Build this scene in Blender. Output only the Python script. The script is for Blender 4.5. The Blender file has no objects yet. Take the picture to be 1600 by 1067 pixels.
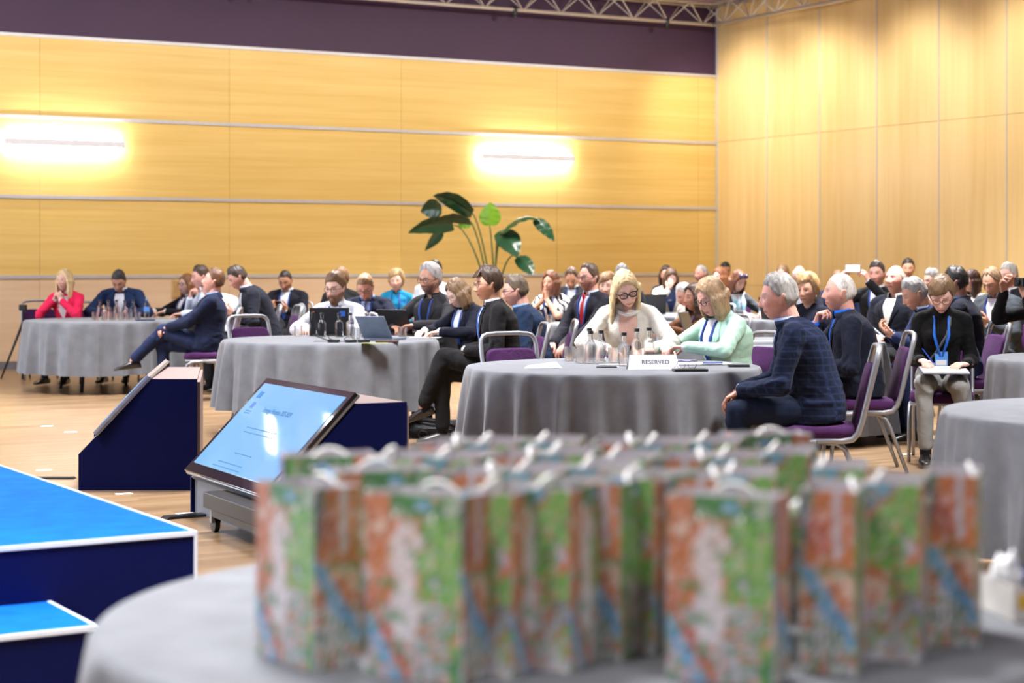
import bpy, bmesh, math, random
import numpy as np
from mathutils import Vector, Matrix
from mathutils.bvhtree import BVHTree
random.seed(7); np.random.seed(7)
R = math.radians
SC = bpy.context.scene
COL = SC.collection
FPX = 2860.0; HZ = 408.0; CAMH = 1.37
# ------------------------------------------------------------------ camera
cd = bpy.data.cameras.new('camera'); cam = bpy.data.objects.new('camera', cd); COL.objects.link(cam)
cam.location = (0, 0, CAMH); cam.rotation_euler = (R(90), 0, 0)
cd.sensor_width = 36; cd.lens = 36*FPX/1600; cd.shift_y = -(533.5-HZ)/1600
cd.clip_end = 200
cd.dof.use_dof = True; cd.dof.focus_distance = 11.2; cd.dof.aperture_fstop = 2.5; cd.dof.aperture_blades = 9
SC.camera = cam
SC.view_settings.view_transform = 'Standard'; SC.view_settings.look = 'None'
SC.view_settings.gamma = 1; SC.view_settings.use_curve_mapping = False
SC.view_settings.exposure = 0.40
SC.cycles.use_denoising = True
SC.cycles.max_bounces = 7; SC.cycles.transparent_max_bounces = 12; SC.cycles.transmission_bounces = 6
SC.cycles.diffuse_bounces = 3; SC.cycles.glossy_bounces = 3
SC.cycles.caustics_refractive = False; SC.cycles.caustics_reflective = False
SC.cycles.sample_clamp_indirect = 4
# ------------------------------------------------------------------ world and lights
w = bpy.data.worlds.new('world'); SC.world = w; w.use_nodes = True
w.node_tree.nodes['Background'].inputs[0].default_value = (0.95, 0.97, 1.0, 1)
w.node_tree.nodes['Background'].inputs[1].default_value = 0.14
CEIL = 5.3
def area(loc, size, power, color=(1, .96, .9), rot=(0, 0, 0), sy=None, spread=180):
    l = bpy.data.lights.new('ceiling_or_fill_light', 'AREA'); o = bpy.data.objects.new('ceiling_or_fill_light', l); COL.objects.link(o)
    l.shape = 'RECTANGLE'; l.size = size; l.size_y = sy or size; l.energy = power; l.color = color; l.spread = R(spread)
    o.location = loc; o.rotation_euler = rot
    return o
for (lx, ly) in ((-5.5, 9), (-1.0, 5.0), (3.6, 9), (-1.2, 12), (-5.5, 16), (-1.2, 18), (3.0, 15), (0.6, 22), (3.8, 20), (-2.2, 0.6), (2.2, -.6), (-5, -1.5)):
    area((lx, ly, CEIL-.06), 1.5, 285 if ly > 2 else 130, rot=(0, 0, R(-29.2)), color=(1.0, .985, .98), spread=100)  # the weaker ones by the camera are added to light the bag fronts
# wall washers hung before the birch wall; back wall row added to brighten it
def washer(p, d, power, ang=100):
    l = bpy.data.lights.new('wall_washer', 'SPOT'); o = bpy.data.objects.new('wall_washer', l); COL.objects.link(o)
    l.energy = power; l.spot_size = R(ang); l.spot_blend = .9; l.shadow_soft_size = .12; l.color = (1, .95, .86)
    o.location = p; o.rotation_euler = Vector(d).to_track_quat('-Z', 'Y').to_euler()
for k_ in range(9):
    b_ = Vector((3.18, 28.5, 0))+Vector((.4879, -.8729, 0))*(1.0+1.9*k_); washer(b_+Vector((-.8729, -.4879, 0))*1.6+Vector((0, 0, 4.95)), (.8729*.75, .4879*.95, -1), 150)
for k_ in range(9):
    b_ = Vector((-6.46, 23.1, 0))+Vector((.8729, .4879, 0))*(-5.2+1.9*k_); washer(b_+Vector((.4879, -.8729, 0))*3.2+Vector((0, 0, 5.1)), (-.4879*1.15, .8729*1.15, -1), 128, 120)
# cool side light for the cloth folds, set at the added, unseen windows
for k_ in range(4):
    wy = 4.5+k_*4.4
    area((-11.9+0.0*k_, wy, 2.3), 3.2, 190, color=(.76, .87, 1.0), rot=(0, R(-90), 0), sy=3.2)
# ------------------------------------------------------------------ helpers
def px(x, y, Y): return Vector(((x-800)/FPX*Y, Y, CAMH-(y-HZ)/FPX*Y))
def tag(o, label=None, cat=None, group=None, kind=None):
    if label: o['label'] = label
    if cat: o['category'] = cat
    if group: o['group'] = group
    if kind: o['kind'] = kind
    return o
def thing(name, label, cat, loc=(0, 0, 0), rz=0, group=None):
    o = bpy.data.objects.new(name, None); COL.objects.link(o); o.empty_display_size = .1
    o.location = loc; o.rotation_euler = (0, 0, rz)
    return tag(o, label, cat, group)
class MB:
    """mesh builder: numpy vertices + face lists with material slots"""
    def __init__(s): s.v = []; s.f = []; s.m = []; s.n = 0
    def add(s, v, f, mi=0):
        v = np.asarray(v, float).reshape(-1, 3)
        s.v.append(v); s.f += [tuple(int(i)+s.n for i in q) for q in f]; s.m += [mi]*len(f); s.n += len(v); return s
    def box(s, c, d, mi=0, rot=None, taper=1.0):
        c = np.array(c, float); h = np.array(d, float)/2
        P = np.array([(x, y, z) for z in (-1, 1) for y in (-1, 1) for x in (-1, 1)], float)
        P[P[:, 2] > 0, :2] *= taper
        P = P*h
        if rot is not None: P = P @ np.array(rot).T
        return s.add(P+c, [(0, 2, 3, 1), (4, 5, 7, 6), (0, 1, 5, 4), (2, 6, 7, 3), (0, 4, 6, 2), (1, 3, 7, 5)], mi)
    def loft(s, rings, mi=0, cap=True, close=True):
        n = len(rings[0]); V = np.concatenate([np.asarray(r, float) for r in rings]); F = []
        for i in range(len(rings)-1):
            for j in range(n if close else n-1):
                k = (j+1) % n
                F.append((i*n+j, i*n+k, (i+1)*n+k, (i+1)*n+j))
        if cap and close:
            F.append(tuple(range(n-1, -1, -1))); F.append(tuple((len(rings)-1)*n+j for j in range(n)))
        return s.add(V, F, mi)
    def lathe(s, prof, n=24, mi=0, c=(0, 0, 0), cap=True):
        a = np.arange(n)*2*math.pi/n
        rings = [np.stack([c[0]+r*np.cos(a), c[1]+r*np.sin(a), np.full(n, c[2]+z)], 1) for r, z in prof]
        return s.loft(rings, mi, cap)
    def cap(s, p0, p1, r0, r1, n=10, mi=0, flat=None, fs=.6):
        """round cone between two points; flat = axis along which the section is squeezed by fs"""
        p0 = np.array(p0, float); p1 = np.array(p1, float); d = p1-p0; L = np.linalg.norm(d)
        d = d/L if L > 1e-6 else np.array([0, 0, 1.])
        if flat is not None:
            u = np.array(flat, float); u -= d*np.dot(u, d); nu = np.linalg.norm(u)
            u = u/nu if nu > 1e-5 else None
        else: u = None
        if u is None:
            t = np.array([1, 0, 0]) if abs(d[0]) < .8 else np.array([0, 1, 0]); u = np.cross(d, t); u /= np.linalg.norm(u); fs = 1 if flat is None else fs
        v = np.cross(d, u); a = np.arange(n)*2*math.pi/n
        cu = np.cos(a)*(fs if flat is not None else 1); sv = np.sin(a)
        rings = []
        for th in (-85, -55, -25): rings.append((p0+d*r0*math.sin(R(th)), r0*math.cos(R(th))))
        rings.append((p0, r0)); rings.append((p1, r1))
        for th in (25, 55, 85): rings.append((p1+d*r1*math.sin(R(th)), r1*math.cos(R(th))))
        return s.loft([c+r*(cu[:, None]*u+sv[:, None]*v) for c, r in rings], mi)
    def tube(s, pts, r, n=8, mi=0, cap=True, flat=None):
        pts = [np.array(p, float) for p in pts]; rings = []; up = np.array([0, 0, 1.])
        rr = r if hasattr(r, '__len__') else [r]*len(pts)
        a = np.arange(n)*2*math.pi/n; pu = None
        for i, p in enumerate(pts):
            d = pts[min(i+1, len(pts)-1)]-pts[max(i-1, 0)]; d = d/(np.linalg.norm(d)+1e-9)
            if pu is None:
                t = up if abs(d[2]) < .9 else np.array([1., 0, 0]); u = np.cross(d, t)
            else: u = pu-d*np.dot(pu, d)
            u /= np.linalg.norm(u); pu = u; v = np.cross(d, u)
            rings.append(p+rr[i]*(np.cos(a)[:, None]*u*(flat or 1)+np.sin(a)[:, None]*v))
        return s.loft(rings, mi, cap)
    def mesh(s, name='m'):
        me = bpy.data.meshes.new(name)
        V = np.concatenate(s.v) if s.v else np.zeros((0, 3))
        me.from_pydata(V.tolist(), [], s.f); me.polygons.foreach_set('material_index', s.m); me.update()
        return me
def obj(name, mb, mats, parent=None, smooth=False, bevel=0, autosm=None, label=None):
    me = mb.mesh(name) if isinstance(mb, MB) else mb
    me.name = name
    for m in (mats if isinstance(mats, (list, tuple)) else [mats]): me.materials.append(m)
    if smooth:
        me.polygons.foreach_set('use_smooth', [True]*len(me.polygons))
        if autosm: me.set_sharp_from_angle(angle=R(autosm))
    o = bpy.data.objects.new(name, me); COL.objects.link(o)
    if parent is not None: o.parent = parent
    if bevel:
        b = o.modifiers.new('bevel', 'BEVEL'); b.width = bevel; b.segments = 2; b.limit_method = 'ANGLE'; b.angle_limit = R(40)
    if label: o['label'] = label
    return o
def textmesh(name, body, size, mt, parent, M, align='CENTER', sp=1.0, offset=0, ex=.0003):
    cu = bpy.data.curves.new(name, 'FONT'); cu.body = body; cu.size = size; cu.align_x = 'CENTER'; cu.align_y = align; cu.extrude = ex; cu.offset = offset; cu.space_character = sp
    o = bpy.data.objects.new('tmp', cu); COL.objects.link(o); me = bpy.data.meshes.new_from_object(o.evaluated_get(bpy.context.evaluated_depsgraph_get())); bpy.data.objects.remove(o)
    me.materials.clear(); q = obj(name, me, mt, parent); q.matrix_local = M; return q
def remesh(mb, vox, smooth=2, fac=.5):
    me = mb.mesh('tmp') if isinstance(mb, MB) else mb
    o = bpy.data.objects.new('tmp', me); COL.objects.link(o)
    r = o.modifiers.new('r', 'REMESH'); r.mode = 'VOXEL'; r.voxel_size = vox; r.adaptivity = 0
    if smooth:
        sm = o.modifiers.new('s', 'SMOOTH'); sm.factor = fac; sm.iterations = smooth
    dg = bpy.context.evaluated_depsgraph_get()
    out = bpy.data.meshes.new_from_object(o.evaluated_get(dg))
    bpy.data.objects.remove(o); bpy.data.meshes.remove(me)
    return out
def copy_tree(o, parent=None):
    c = o.copy(); COL.objects.link(c)
    if parent is not None: c.parent = parent
    for ch in list(o.children): copy_tree(ch, c)
    return c
def place(o, loc, rz=0, label=None, group=None):
    o.location = loc; o.rotation_euler = (0, 0, rz)
    if label: o['label'] = label
    if group: o['group'] = group
    return o
# vectorised value noise
def _h(i, j, k, s):
    n = (i*374761393+j*668265263+k*2147483647+s*974634777) & 0xffffffff
    n = ((n ^ (n >> 13))*1274126177) & 0xffffffff
    return ((n ^ (n >> 16)) & 0xffff)/65535.0
def vnoise(P, s=0):
    P = np.asarray(P, float); I = np.floor(P).astype(np.int64); F = P-I; F = F*F*(3-2*F); r = 0
    for dx in (0, 1):
        for dy in (0, 1):
            for dz in (0, 1):
                wgt = (F[:, 0] if dx else 1-F[:, 0])*(F[:, 1] if dy else 1-F[:, 1])*(F[:, 2] if dz else 1-F[:, 2])
                r = r+wgt*_h(I[:, 0]+dx, I[:, 1]+dy, I[:, 2]+dz, s)
    return r*2-1
def getv(me):
    a = np.empty(len(me.vertices)*3); me.vertices.foreach_get('co', a); return a.reshape(-1, 3)
def getn(me):
    a = np.empty(len(me.vertices)*3); me.vertices.foreach_get('normal', a); return a.reshape(-1, 3)
def setv(me, V): me.vertices.foreach_set('co', np.asarray(V, float).ravel()); me.update()
def vcol(me, C, name='paint'):
    at = me.color_attributes.new(name, 'FLOAT_COLOR', 'POINT')
    a = np.ones((len(C), 4)); a[:, :3] = C; at.data.foreach_set('color', a.ravel())
# ------------------------------------------------------------------ materials
def lin(c):
    return tuple(((x/255)/12.92 if x/255 <= .04045 else ((x/255+.055)/1.055)**2.4) for x in c)
_mats = {}
def nt(name):
    m = bpy.data.materials.new(name); m.use_nodes = True; t = m.node_tree
    return m, t, t.nodes['Principled BSDF']
def N(t, kind, **kw):
    n = t.nodes.new(kind)
    for k, v in kw.items():
        if k.startswith('i_'): n.inputs[k[2:].replace('_', ' ')].default_value = v
        else: setattr(n, k, v)
    return n
def L(t, a, b): t.links.new(a, b)
def coords(t, scale=(1, 1, 1), rot=(0, 0, 0), kind='Object'):
    tc = N(t, 'ShaderNodeTexCoord'); mp = N(t, 'ShaderNodeMapping'); L(t, tc.outputs[kind], mp.inputs[0])
    mp.inputs['Scale'].default_value = scale; mp.inputs['Rotation'].default_value = rot
    return mp.outputs[0]
def ramp(t, src, stops):
    r = N(t, 'ShaderNodeValToRGB'); L(t, src, r.inputs[0]); e = r.color_ramp.elements
    e[0].position = stops[0][0]; e[0].color = (*stops[0][1], 1); e[1].position = stops[-1][0]; e[1].color = (*stops[-1][1], 1)
    for p, c in stops[1:-1]:
        q = e.new(p); q.color = (*c, 1)
    return r.outputs[0]
def bump(t, b, src, strength=.2, dist=.01):
    n = N(t, 'ShaderNodeBump'); n.inputs['Strength'].default_value = strength; n.inputs['Distance'].default_value = dist
    L(t, src, n.inputs['Height']); L(t, n.outputs[0], b.inputs['Normal'])
def mul(c, k): return tuple(min(1, x*k) for x in c)
def plain(name, c, rough=.5, metal=0, var=.12, scale=14, coat=0, **kw):
    key = ('plain', name, c, rough, metal)
    if key in _mats: return _mats[key]
    m, t, b = nt(name); c = lin(c)
    n = N(t, 'ShaderNodeTexNoise'); L(t, coords(t), n.inputs['Vector']); n.inputs['Scale'].default_value = scale; n.inputs['Detail'].default_value = 4
    L(t, ramp(t, n.outputs['Fac'], [(.3, mul(c, 1-var)), (.7, mul(c, 1+var))]), b.inputs['Base Color'])
    b.inputs['Roughness'].default_value = rough; b.inputs['Metallic'].default_value = metal; b.inputs['Coat Weight'].default_value = coat
    for k, v in kw.items(): b.inputs[k.replace('_', ' ')].default_value = v
    _mats[key] = m; return m
def cloth(name, c, rough=.85, weave=420, sheen=.03, pattern=None, c2=None, bs=.35):
    key = ('cloth', name, c, pattern)
    if key in _mats: return _mats[key]
    m, t, b = nt(name); c = lin(c); co = coords(t)
    n = N(t, 'ShaderNodeTexNoise'); L(t, co, n.inputs['Vector']); n.inputs['Scale'].default_value = 9; n.inputs['Detail'].default_value = 5
    col = ramp(t, n.outputs['Fac'], [(.3, mul(c, .86)), (.7, mul(c, 1.12))])
    if pattern:
        c2 = lin(c2)
        if pattern == 'plaid':
            wv = []
            for ax in ('X', 'Z'):
                k = N(t, 'ShaderNodeTexWave', bands_direction=ax); L(t, co, k.inputs['Vector']); k.inputs['Scale'].default_value = 8; k.inputs['Distortion'].default_value = .3
                wv.append(k.outputs['Fac'])
            mx = N(t, 'ShaderNodeMath', operation='MAXIMUM'); L(t, wv[0], mx.inputs[0]); L(t, wv[1], mx.inputs[1])
            fac = ramp(t, mx.outputs[0], [(.75, (0, 0, 0)), (.97, (1, 1, 1))])
        elif pattern == 'splash':
            k = N(t, 'ShaderNodeTexWave', bands_direction='DIAGONAL'); L(t, coords(t, (1, 1, .55)), k.inputs['Vector']); k.inputs['Scale'].default_value = 7
            k.inputs['Distortion'].default_value = 9; k.inputs['Detail'].default_value = 2; k.inputs['Detail Scale'].default_value = 1.6
            fac = ramp(t, k.outputs['Fac'], [(.48, (0, 0, 0)), (.54, (1, 1, 1))])
        elif pattern == 'blotch':
            k = N(t, 'ShaderNodeTexNoise'); L(t, co, k.inputs['Vector']); k.inputs['Scale'].default_value = 13; k.inputs['Detail'].default_value = 2
            fac = ramp(t, k.outputs['Fac'], [(.5, (0, 0, 0)), (.62, (1, 1, 1))])
        elif pattern == 'stripe':
            k = N(t, 'ShaderNodeTexWave', bands_direction='DIAGONAL'); L(t, co, k.inputs['Vector']); k.inputs['Scale'].default_value = 26
            fac = ramp(t, k.outputs['Fac'], [(.55, (0, 0, 0)), (.7, (1, 1, 1))])
        x = N(t, 'ShaderNodeMix', data_type='RGBA'); L(t, fac, x.inputs[0]); L(t, col, x.inputs[6]); x.inputs[7].default_value = (*c2, 1); col = x.outputs[2]
    L(t, col, b.inputs['Base Color'])
    b.inputs['Roughness'].default_value = rough; b.inputs['Sheen Weight'].default_value = sheen; b.inputs['Specular IOR Level'].default_value = .15
    n2 = N(t, 'ShaderNodeTexNoise'); L(t, co, n2.inputs['Vector']); n2.inputs['Scale'].default_value = weave
    n3 = N(t, 'ShaderNodeTexNoise'); L(t, co, n3.inputs['Vector']); n3.inputs['Scale'].default_value = 16; n3.inputs['Detail'].default_value = 3; n3.inputs['Distortion'].default_value = 1.2
    ad = N(t, 'ShaderNodeMath', operation='MULTIPLY_ADD'); L(t, n2.outputs['Fac'], ad.inputs[0]); ad.inputs[1].default_value = .06; L(t, n3.outputs['Fac'], ad.inputs[2])
    bump(t, b, ad.outputs[0], bs, .012)
    _mats[key] = m; return m
def skinmat():
    if 'skin' in _mats: return _mats['skin']
    m, t, b = nt('skin'); a = N(t, 'ShaderNodeVertexColor', layer_name='paint')
    n = N(t, 'ShaderNodeTexNoise'); L(t, coords(t), n.inputs['Vector']); n.inputs['Scale'].default_value = 60; n.inputs['Detail'].default_value = 5
    x = N(t, 'ShaderNodeMix', data_type='RGBA', blend_type='MULTIPLY'); x.inputs[0].default_value = 1
    L(t, a.outputs['Color'], x.inputs[6]); L(t, ramp(t, n.outputs['Fac'], [(.3, (.9, .86, .85)), (.7, (1.0, 1.0, 1.0))]), x.inputs[7]); L(t, x.outputs[2], b.inputs['Base Color'])
    b.inputs['Roughness'].default_value = .5; b.inputs['Subsurface Weight'].default_value = .0; b.inputs['Specular IOR Level'].default_value = .4
    bump(t, b, n.outputs['Fac'], .15, .003)
    _mats['skin'] = m; return m
def hairmat(c, curly=False):
    key = ('hair', c)
    if key in _mats: return _mats[key]
    m, t, b = nt('hair'); c = lin(c)
    n = N(t, 'ShaderNodeTexNoise'); L(t, coords(t, (90, 90, 16)), n.inputs['Vector']); n.inputs['Scale'].default_value = 1.6; n.inputs['Detail'].default_value = 4; n.inputs['Distortion'].default_value = .6
    n2 = N(t, 'ShaderNodeTexNoise'); L(t, coords(t, (25, 25, 8)), n2.inputs['Vector']); n2.inputs['Scale'].default_value = 1; n2.inputs['Detail'].default_value = 2
    ad = N(t, 'ShaderNodeMath', operation='ADD'); L(t, n.outputs['Fac'], ad.inputs[0]); L(t, n2.outputs['Fac'], ad.inputs[1])
    hf = N(t, 'ShaderNodeMath', operation='MULTIPLY'); L(t, ad.outputs[0], hf.inputs[0]); hf.inputs[1].default_value = .5
    L(t, ramp(t, hf.outputs[0], [(.36, mul(c, .5)), (.5, c), (.64, mul(c, 1.18))]), b.inputs['Base Color'])
    b.inputs['Roughness'].default_value = .48; b.inputs['Specular IOR Level'].default_value = .4
    bump(t, b, hf.outputs[0], .6, .006)
    _mats[key] = m; return m
def glassmat(name='clear_glass', tint=(1, 1, 1), rough=0.0):
    key = ('glass', name)
    if key in _mats: return _mats[key]
    m, t, b = nt(name)
    n = N(t, 'ShaderNodeTexNoise'); L(t, coords(t), n.inputs['Vector']); n.inputs['Scale'].default_value = 8
    L(t, ramp(t, n.outputs['Fac'], [(0, mul(tint, .95)), (1, tint)]), b.inputs['Base Color'])
    b.inputs['Transmission Weight'].default_value = 1; b.inputs['Roughness'].default_value = rough; b.inputs['IOR'].default_value = 1.36
    tr = N(t, 'ShaderNodeBsdfTransparent'); tr.inputs[0].default_value = (.96, .97, .98, 1); mx = N(t, 'ShaderNodeMixShader'); mx.inputs[0].default_value = .5
    L(t, tr.outputs[0], mx.inputs[1]); L(t, b.outputs[0], mx.inputs[2]); L(t, mx.outputs[0], t.nodes['Material Output'].inputs['Surface'])
    _mats[key] = m; return m
METAL = plain('brushed_steel', (158, 160, 166), .48, .75, var=.05)
BLACK = plain('black_plastic', (18, 18, 20), .4)
WHITE = plain('white_paper', (216, 217, 220), .8, var=.03)
PURPLE = cloth('purple_upholstery', (66, 32, 76))
def emit(name, c, strength):
    m, t, b = nt(name); n = N(t, 'ShaderNodeTexNoise'); L(t, coords(t), n.inputs['Vector'])
    L(t, ramp(t, n.outputs['Fac'], [(0, mul(c, .97)), (1, c)]), b.inputs['Emission Color']); b.inputs['Emission Strength'].default_value = strength
    b.inputs['Base Color'].default_value = (.8, .8, .8, 1)
    return m
# ================================================================== the room
# back wall runs from (-6.46, 23.1) along WD; right wall leaves the corner along RD
WO = Vector((-6.46, 23.1, 0)); WD = Vector((1.789, 1, 0)).normalized(); WLEN = 5.387*2.0495
CORNER = WO+WD*WLEN; RD = Vector((1, -1.789, 0)).normalized()
AW = math.atan2(WD.y, WD.x); AR = math.atan2(RD.y, RD.x)
def woodmat(name, ca, cb, grain=(.6, 6, 40), rough=.35, spots=0.0):
    m, t, b = nt(name)
    co = coords(t, grain)
    n = N(t, 'ShaderNodeTexNoise'); L(t, co, n.inputs['Vector']); n.inputs['Scale'].default_value = 1; n.inputs['Detail'].default_value = 6; n.inputs['Distortion'].default_value = .4
    n2 = N(t, 'ShaderNodeTexNoise'); L(t, coords(t, tuple(g*.18 for g in grain)), n2.inputs['Vector']); n2.inputs['Scale'].default_value = 1.5; n2.inputs['Detail'].default_value = 3
    ad = N(t, 'ShaderNodeMath', operation='ADD'); L(t, n.outputs['Fac'], ad.inputs[0]); L(t, n2.outputs['Fac'], ad.inputs[1])
    hf = N(t, 'ShaderNodeMath', operation='MULTIPLY'); L(t, ad.outputs[0], hf.inputs[0]); hf.inputs[1].default_value = .5
    c = ramp(t, hf.outputs[0], [(.35, lin(ca)), (.65, lin(cb))])
    a = N(t, 'ShaderNodeVertexColor', layer_name='tint')
    x = N(t, 'ShaderNodeMix', data_type='RGBA', blend_type='MULTIPLY'); x.inputs[0].default_value = 1; L(t, c, x.inputs[6]); L(t, a.outputs['Color'], x.inputs[7])
    L(t, x.outputs[2], b.inputs['Base Color']); b.inputs['Roughness'].default_value = rough; b.inputs['Specular IOR Level'].default_value = .4
    return m
GOLD = woodmat('golden_veneer', (228, 192, 108), (242, 210, 132), (.7, 5, 22), .42)
PALE = woodmat('pale_birch', (228, 198, 160), (240, 214, 180), (.7, 5, 14), .4)
BIRCH = woodmat('birch_veneer', (226, 192, 128), (240, 210, 152), (9, 5, .5), .34)
AUB = plain('aubergine_paint', (62, 37, 70), .6, var=.05, scale=2)
RAILM = plain('aluminium_rail', (205, 205, 208), .45, .3, var=.04)
def wallobj(name, panels, org, ang, mats):
    """panels: (x0,x1,z0,z1,mat,tint) as slabs 3 cm thick in wall coordinates, local y=0 is the face, +y into the wall"""
    mb = MB(); tints = []
    for (x0, x1, z0, z1, mi, ti) in panels:
        mb.box(((x0+x1)/2, .015, (z0+z1)/2), (x1-x0, .03, z1-z0), mi); tints += [ti]*8
    xs = [p[0] for p in panels]+[p[1] for p in panels]; zs = [p[2] for p in panels]+[p[3] for p in panels]
    mb.box(((min(xs)+max(xs))/2, .09, (min(zs)+max(zs))/2), (max(xs)-min(xs), .12, max(zs)-min(zs)), len(mats)); tints += [(.5, .5, .5)]*8
    me = mb.mesh(name); vcol(me, np.array(tints), 'tint')
    o = obj(name, me, list(mats)+[plain('wall_core', (70, 60, 45), .9)]); o.location = org; o.rotation_euler = (0, 0, ang)
    tag(o, kind='structure'); return o
sy = [-4.6*2.05+.05]; seams = [-4.09, -1.545, .5, 3.05, 5.61, 8.16, 10.705]; seams = [-6.6]+seams+[WLEN]
rows = [(.10, 1.165, 1), (1.175, 2.185, 0), (2.195, 3.2, 0), (3.21, 4.235, 0)]
P = []
random.seed(3)
for i in range(len(seams)-1):
    for (z0, z1, mi) in rows:
        k = random.uniform(.94, 1.0); P.append((seams[i]+.002, seams[i+1]-.002, z0, z1, mi, (k, k, k)))
P.append((-6.6, WLEN, 4.25, CEIL, 2, (1, 1, 1))); P.append((-6.6, WLEN, 0, .10, 3, (1, 1, 1)))
wallobj('wall_back', P, WO, AW, [GOLD, PALE, AUB, plain('skirting_grey', (120, 120, 124), .5)])
rs = [0]+[1.305+1.235*i for i in range(0, 12)]
P = []
for i in range(len(rs)-1):
    for z0, z1 in ((.1, 1.0), (1.004, 3.215), (3.22, CEIL)):
        k = random.uniform(.95, 1.02); P.append((rs[i]+.006, rs[i+1]-.006, z0, z1, 0, (k, k, k)))
P.append((0, rs[-1], 0, .1, 1, (1, 1, 1)))
wallobj('wall_right', P, CORNER, AR, [BIRCH, plain('skirting_grey', (120, 120, 124), .5)])
tn = 1
for z in (1.17, 2.19, 3.205, 4.243):
    mb = MB().box(((-6.6+WLEN)/2, -.008, z), (WLEN+6.6, .02, .042)); o = obj('trim_%d' % tn, mb, RAILM); tn += 1
    o.location = WO; o.rotation_euler = (0, 0, AW); tag(o, kind='structure')
for x in rs[:-1]:
    mb = MB().box((x+(.02 if x == 0 else 0), -.003, (CEIL+.1)/2), (.016 if x else .04, .012, CEIL-.1)); o = obj('trim_%d' % tn, mb, RAILM); tn += 1
    o.location = CORNER; o.rotation_euler = (0, 0, AR); tag(o, kind='structure')
# floor
m, t, b = nt('strip_parquet')
co = coords(t, rot=(0, 0, -AW))
br = N(t, 'ShaderNodeTexBrick'); L(t, co, br.inputs['Vector']); br.inputs['Scale'].default_value = 1
br.inputs['Brick Width'].default_value = .9; br.inputs['Row Height'].default_value = .075; br.inputs['Mortar Size'].default_value = .0012; br.offset = .37
br.inputs['Color1'].default_value = (*lin((130, 104, 76)), 1); br.inputs['Color2'].default_value = (*lin((156, 130, 100)), 1); br.inputs['Mortar'].default_value = (*lin((110, 78, 48)), 1)
sp = N(t, 'ShaderNodeMapping'); L(t, co, sp.inputs[0]); sp.inputs['Scale'].default_value = (2, 30, 1)
n = N(t, 'ShaderNodeTexNoise'); L(t, sp.outputs[0], n.inputs['Vector']); n.inputs['Scale'].default_value = 1.5; n.inputs['Detail'].default_value = 5
x = N(t, 'ShaderNodeMix', data_type='RGBA', blend_type='MULTIPLY'); x.inputs[0].default_value = 1; L(t, br.outputs['Color'], x.inputs[6])
L(t, ramp(t, n.outputs['Fac'], [(.3, (.72, .68, .62)), (.7, (1, 1, 1))]), x.inputs[7]); L(t, x.outputs[2], b.inputs['Base Color'])
b.inputs['Roughness'].default_value = .3; bump(t, b, br.outputs['Fac'], .1, .002)
FLOORM = m
mb = MB().add([(-14, -4, 0), (14, -4, 0), (14, 34, 0), (-14, 34, 0)], [(0, 1, 2, 3)])
tag(obj('floor', mb, FLOORM), kind='structure')
mb = MB().box((0, 14, CEIL+.1), (30, 38, .2))
tag(obj('ceiling', mb, plain('ceiling_plaster', (150, 120, 150), .8, var=.04, scale=2)), kind='structure')
# wall lamps: white bar standing off the wall, tubes shining on the wall above and below it
TUBE = emit('lamp_tube', (.88, .94, 1.0), 75)
def wall_lamp(x, z, label):
    t = thing('wall_lamp', label, 'lamp', WO+WD*x+Vector((0, 0, z)), AW, 'bar lamps on the wood wall')
    obj('housing', MB().box((.775, -.14, 0), (1.55, .04, .085)), plain('white_enamel', (235, 237, 242), .4, var=.02), t, bevel=.006)
    for s in (1, -1):
        obj('tube', MB().tube([(.03, -.10, s*.05), (1.52, -.10, s*.05)], .013, 10), TUBE, t, smooth=True)
    for xx in (.25, 1.3): obj('bracket', MB().box((xx, -.045, 0), (.05, .1, .03)), RAILM, t)
wall_lamp(.02, 2.88, 'white bar lamp glowing on the wood wall at the far left edge')
wall_lamp(6.83, 2.88, 'white bar lamp glowing on the wood wall above the leafy plant')
wall_lamp(-6.2, 2.88, 'white bar lamp beyond the left edge of the view')
# trusses
TR = plain('truss_aluminium', (206, 200, 194), .4, .35, var=.05)
def truss(p0, p1, label, drop=.3):
    p0 = Vector(p0); p1 = Vector(p1); d = (p1-p0); Ln = d.length
    t = thing('ceiling_truss', label, 'truss', p0, math.atan2(d.y, d.x), 'lighting trusses')
    for (yy, zz) in ((0, 0), (.13, drop), (-.13, drop)):
        obj('chord', MB().tube([(0, yy, zz), (Ln, yy, zz)], .026, 10), TR, t, smooth=True)
    mb = MB(); n = int(Ln/.62)
    for i in range(n):
        a = i*Ln/n; c = (i+.5)*Ln/n; e = (i+1)*Ln/n
        for sgn in (1, -1):
            mb.tube([(a, sgn*.13, drop), (c, 0, 0)], .009, 6); mb.tube([(c, 0, 0), (e, sgn*.13, drop)], .009, 6)
    o = obj('lattice', mb, TR, t); o['kind'] = 'stuff'
    for f in ((.45, .74, .93) if Ln > 9 else (.1, .4)):
        obj('clamp', MB().cap((f*Ln, 0, .02), (f*Ln, 0, -.07), .04, .035), BLACK, t, smooth=True)
    return t
z0 = 4.98
tr1 = truss(WO+WD*-3+Vector((.2, -.35, z0)), CORNER+Vector((-.0, -.45, z0)), 'aluminium lattice truss running along the purple band of the wall')
tr2 = truss(CORNER+RD*.2+Vector((-.22, -.3, z0+.0)), CORNER+RD*13+Vector((-.22, -.3, z0)), 'aluminium lattice truss running along the birch wall')
# downlight over the corner
t = thing('downlight', 'round recessed downlight glowing at the top edge near the corner', 'lamp', px(1152, 3, 24.5)+Vector((0, 0, 0)))
t.location.z = CEIL-.02
obj('rim', MB().lathe([(.14, 0), (.14, -.03), (.11, -.03), (.11, 0)], 20), WHITE, t)
obj('lamp', MB().lathe([(.105, -.005), (.105, -.02)], 20), emit('downlight_glow', (1, 1, 1), 12), t)
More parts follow.
